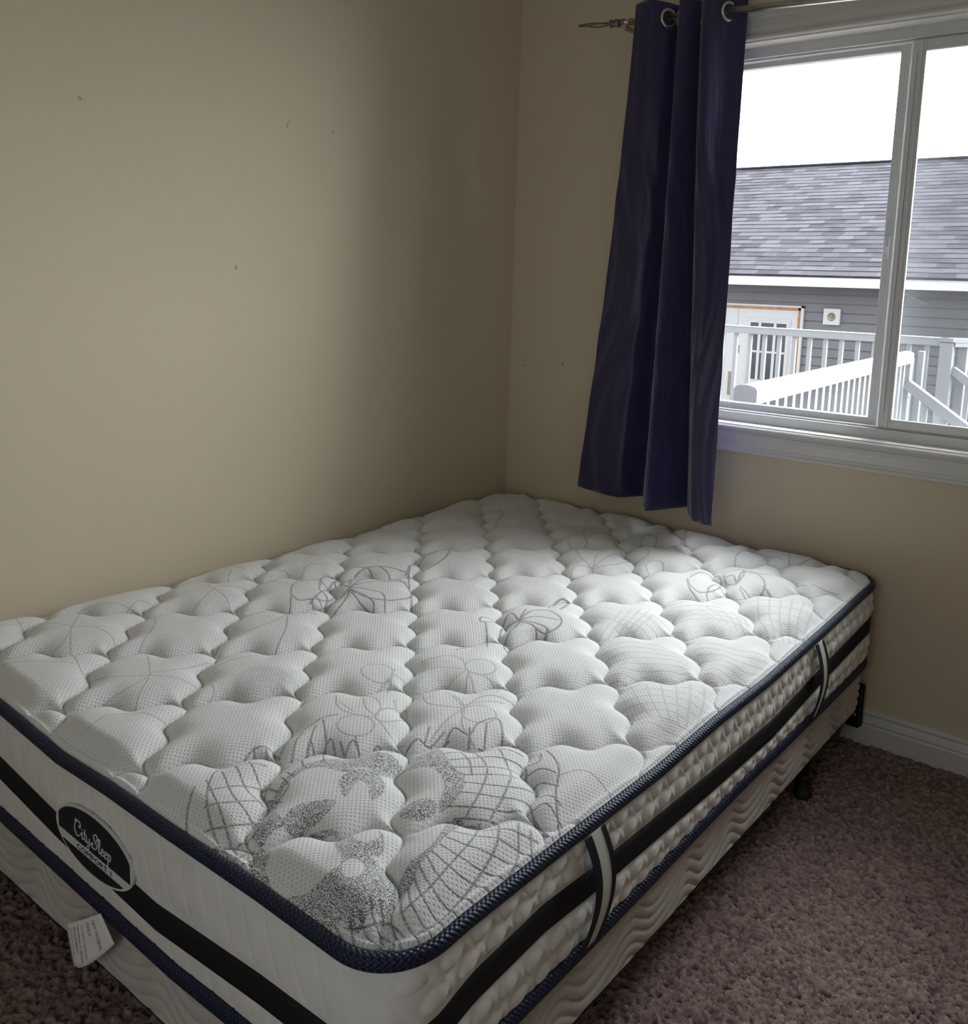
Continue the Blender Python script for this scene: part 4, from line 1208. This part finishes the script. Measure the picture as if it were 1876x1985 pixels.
    def seg(lo, hi, inset=.0042, n=40, slope=-.03):
        a, b = ra - inset, rb - inset; pts = []
        top = []; bot = []
        for i in range(n + 1):
            x = -a + 2 * a * i / n; e = b * math.sqrt(max(0, 1 - (x / a) ** 2)); mid = slope * x
            u_, l_ = min(e, hi + mid), max(-e, lo + mid)
            if u_ > l_ + 1e-5: top.append((cx + x, yl - .0042, cz + u_)); bot.append((cx + x, yl - .0042, cz + l_))
        return MB().poly(top + bot[::-1], (0, .003, 0))
    seg(-.0125, .2).build('label_field', M_label_black, lab); seg(-.2, -.0285).build('label_field', M_label_black, lab)
    me = text_mesh('COMFORT 1', .0155, space=1.05)
    co = np.array([v.co[:] for v in me.vertices]); w = co[:, 0].max() - co[:, 0].min()
    for v in me.vertices:
        x = (v.co.x - co[:, 0].min()) * .107 / w; v.co = Vector((cx - .051 + x, yl - .0046, cz - .0250 + v.co.y * .80 - .03 * (x - .05)))
    link('lettering', me, M_label_black, lab)
    # hand-drawn script: each letter is a run of pen strokes (units: x-height = 1)
    G = {'C': ['1.55,1.75 1.35,1.55 1.6,1.45 1.75,1.8 1.45,2.25 .95,2.2 .45,1.6 .3,.8 .55,.15 1.05,0 1.6,.35 1.8,.75', '.95,2.2 .6,2.3 .5,2.05 .75,1.85'],
         'i': ['.1,.75 .25,.98 .28,.3 .4,.02 .65,.25', '.27,1.42 .3,1.46'], 't': ['.35,1.75 .3,.4 .45,.02 .75,.25', '.02,1.05 .7,1.08'],
         'y': ['.1,.95 .12,.35 .35,.08 .65,.45 .75,.98', '.75,.98 .70,.1 .5,-.75 .2,-.95 .05,-.7 .35,-.25 .95,.2'],
         'S': ['1.75,1.85 1.55,1.7 1.75,1.5 1.9,1.85 1.6,2.25 1.1,2.2 .85,1.75 1.1,1.3 1.5,.9 1.45,.3 1.0,0 .5,.1 .25,.45 .5,.7 .7,.45'],
         'l': ['.15,.3 .5,1.2 .55,1.95 .35,2.0 .22,1.3 .25,.3 .42,.02 .7,.25'], 'e': ['.1,.42 .5,.55 .62,.85 .4,1.0 .15,.7 .15,.25 .4,.0 .8,.25'],
         'p': ['.1,.75 .25,.98 .22,.1 .12,-.9', '.24,.6 .45,.98 .75,.85 .75,.35 .5,.05 .26,.2']}
    adv = {'C': 1.75, 'i': .58, 't': .66, 'y': .85, 'S': 1.75, 'l': .62, 'e': .72, 'p': .95}
    x0 = 0; unit = .0116; total = sum(adv[c] for c in 'CitySleep'); k = .119 / (total * unit)
    for ch in 'CitySleep':
        m = MB()
        for st_ in G[ch]:
            q = np.array([[float(c) for c in w_.split(',')] for w_ in st_.split()])
            if len(q) > 2: q = catmull(q, len(q) * 6)
            pts = [(cx - .0600 + (x0 + a) * unit * k, yl - .0046, cz - .0015 + b * unit - .03 * ((x0 + a) * unit * k - .06)) for a, b in q]
            m.tube(pts, .00105, 6, ry=None)
        m.build('lettering', M_label_white, lab)
        x0 += adv[ch]
build_mattress()

# ------------------------------------------------------------------ curtain rod and curtain
RA, RB = Vector((.437, -.09, 2.118)), Vector((1.12, -.09, 2.086))
def rod(x): return RA + (RB - RA) * ((x - RA.x) / (RB.x - RA.x))
def build_rod():
    r = empty('curtain_rod', (1.2, -.09, 2.09)); tag(r, 'brushed metal curtain rod with a twisted wire finial above the window', 'curtain rod')
    MB().tube([rod(.455), rod(.50)], .0080, 16).tube([rod(.50), rod(2.20)], .0098, 18).build('rod', M_steel, r, smooth=True)
    MB().tube([rod(.432), rod(.436)], .0125, 16).tube([rod(.436), rod(.448)], .0095, 16).tube([rod(.448), rod(.460)], .0125, 16).tube([rod(.466), rod(.485)], .0105, 16).build('collar', M_pewter, r, smooth=True)
    f = MB(); c0 = rod(.432)
    for k in range(3):
        pts = []
        for i in range(13):
            t = i / 12; a = 2 * math.pi * k / 3 + t * 2.2; w = .0075 * math.sin(math.pi * min(1, t * 1.02)) ** .8 * (1 - .55 * t) + .0014
            pts.append(c0 + Vector((-.118 * t, w * math.cos(a), .010 * t + w * math.sin(a))))
        f.tube(pts, .0021, 6)
    f.tube([c0 + Vector((-.110, 0, .0095)), c0 + Vector((-.122, 0, .0103))], .0042, 8)
    f.build('finial', M_pewter, r, smooth=True)
    for x in (.487, 2.12):
        p = rod(x)
        m = MB().box(x - .010, x + .010, -.004, 0, p.z - .048, p.z + .005).box(x - .006, x + .006, -.09, -.002, p.z - .022, p.z - .010).box(x - .008, x + .008, -.105, -.075, p.z - .022, p.z - .0095)
        b = m.build('bracket', M_steel, r, bevel=.0015)
        MB().disc_ring((x, -.004, p.z - .036), (0, -1, 0), [(0, .003), (.004, .002), (.0045, 0)], 10).build('screw', M_pewter, b)
build_rod()

def build_curtain():
    c = empty('curtain', (.66, -.10, .613)); tag(c, 'dark navy satin grommet curtain hanging left of the window', 'curtain')
    top = np.array([(.532, -.108), (.590, -.122), (.640, -.090), (.668, -.058), (.690, -.105), (.706, -.146), (.738, -.118), (.757, -.080), (.772, -.135), (.800, -.146), (.838, -.090), (.880, -.058)])
    bot = np.array([(.372, -.070), (.470, -.100), (.560, -.115), (.617, -.036), (.662, -.120), (.722, -.207), (.770, -.108), (.800, -.060), (.830, -.135), (.876, -.200), (.920, -.222), (.957, -.230)])
    nu, nv = 260, 150
    T = catmull(top, nu); B = catmull(bot, nu)
    B = np.stack([np.interp(np.linspace(0, 11, nu), range(12), bot[:, i]) for i in (0, 1)], 1) * .45 + B * .55
    z1, z0 = 2.150, .613
    V = np.zeros((nu, nv, 3)); uv = np.zeros((nu, nv, 2))
    for j in range(nv):
        t = j / (nv - 1); w = t ** 1.3
        M_ = T * (1 - w) + B * w
        # folds open softly below the heading
        M_[:, 1] += .004 * np.sin(np.linspace(0, 16, nu) + t * 2.0) * np.sin(math.pi * t) * .8
        tw = .0022 * np.sin(np.linspace(0, 70, nu) + 6 * math.sin(t * 9)) * smooth(t, .1, .4)
        zt_ = rod(.66).z + .043 + .004 * np.sin(np.linspace(0, 19, nu)) - .047 * (T[:, 0] - .66)
        V[:, j, 0] = M_[:, 0]; V[:, j, 1] = np.minimum(M_[:, 1] + tw, -.028); V[:, j, 2] = zt_ * (1 - t) + z0 * t
        uv[:, j, 0] = np.linspace(0, 1.0, nu); uv[:, j, 1] = 1 - t
    fab = link('fabric', grid_mesh('fabric', V, nu, nv, uv=uv), M_curtain, c, solid=.0016)
    # grommets where the heading crosses the rod
    for x, dirv in ((.640, (.86, -.5, 0)), (.683, (.5, .86, 0)), (.752, (.75, .66, 0)), (.838, (.9, -.44, 0))):
        g = MB().disc_ring(rod(x) + Vector((0, -.002, -.003)), dirv, [(.0195, 0), (.020, .0035), (.0235, .0045), (.0275, .0035), (.029, 0), (.0275, -.0035), (.0235, -.0045), (.020, -.0035), (.0195, 0)], 32)
        g.build('grommet', M_steel, c, smooth=True)
build_curtain()
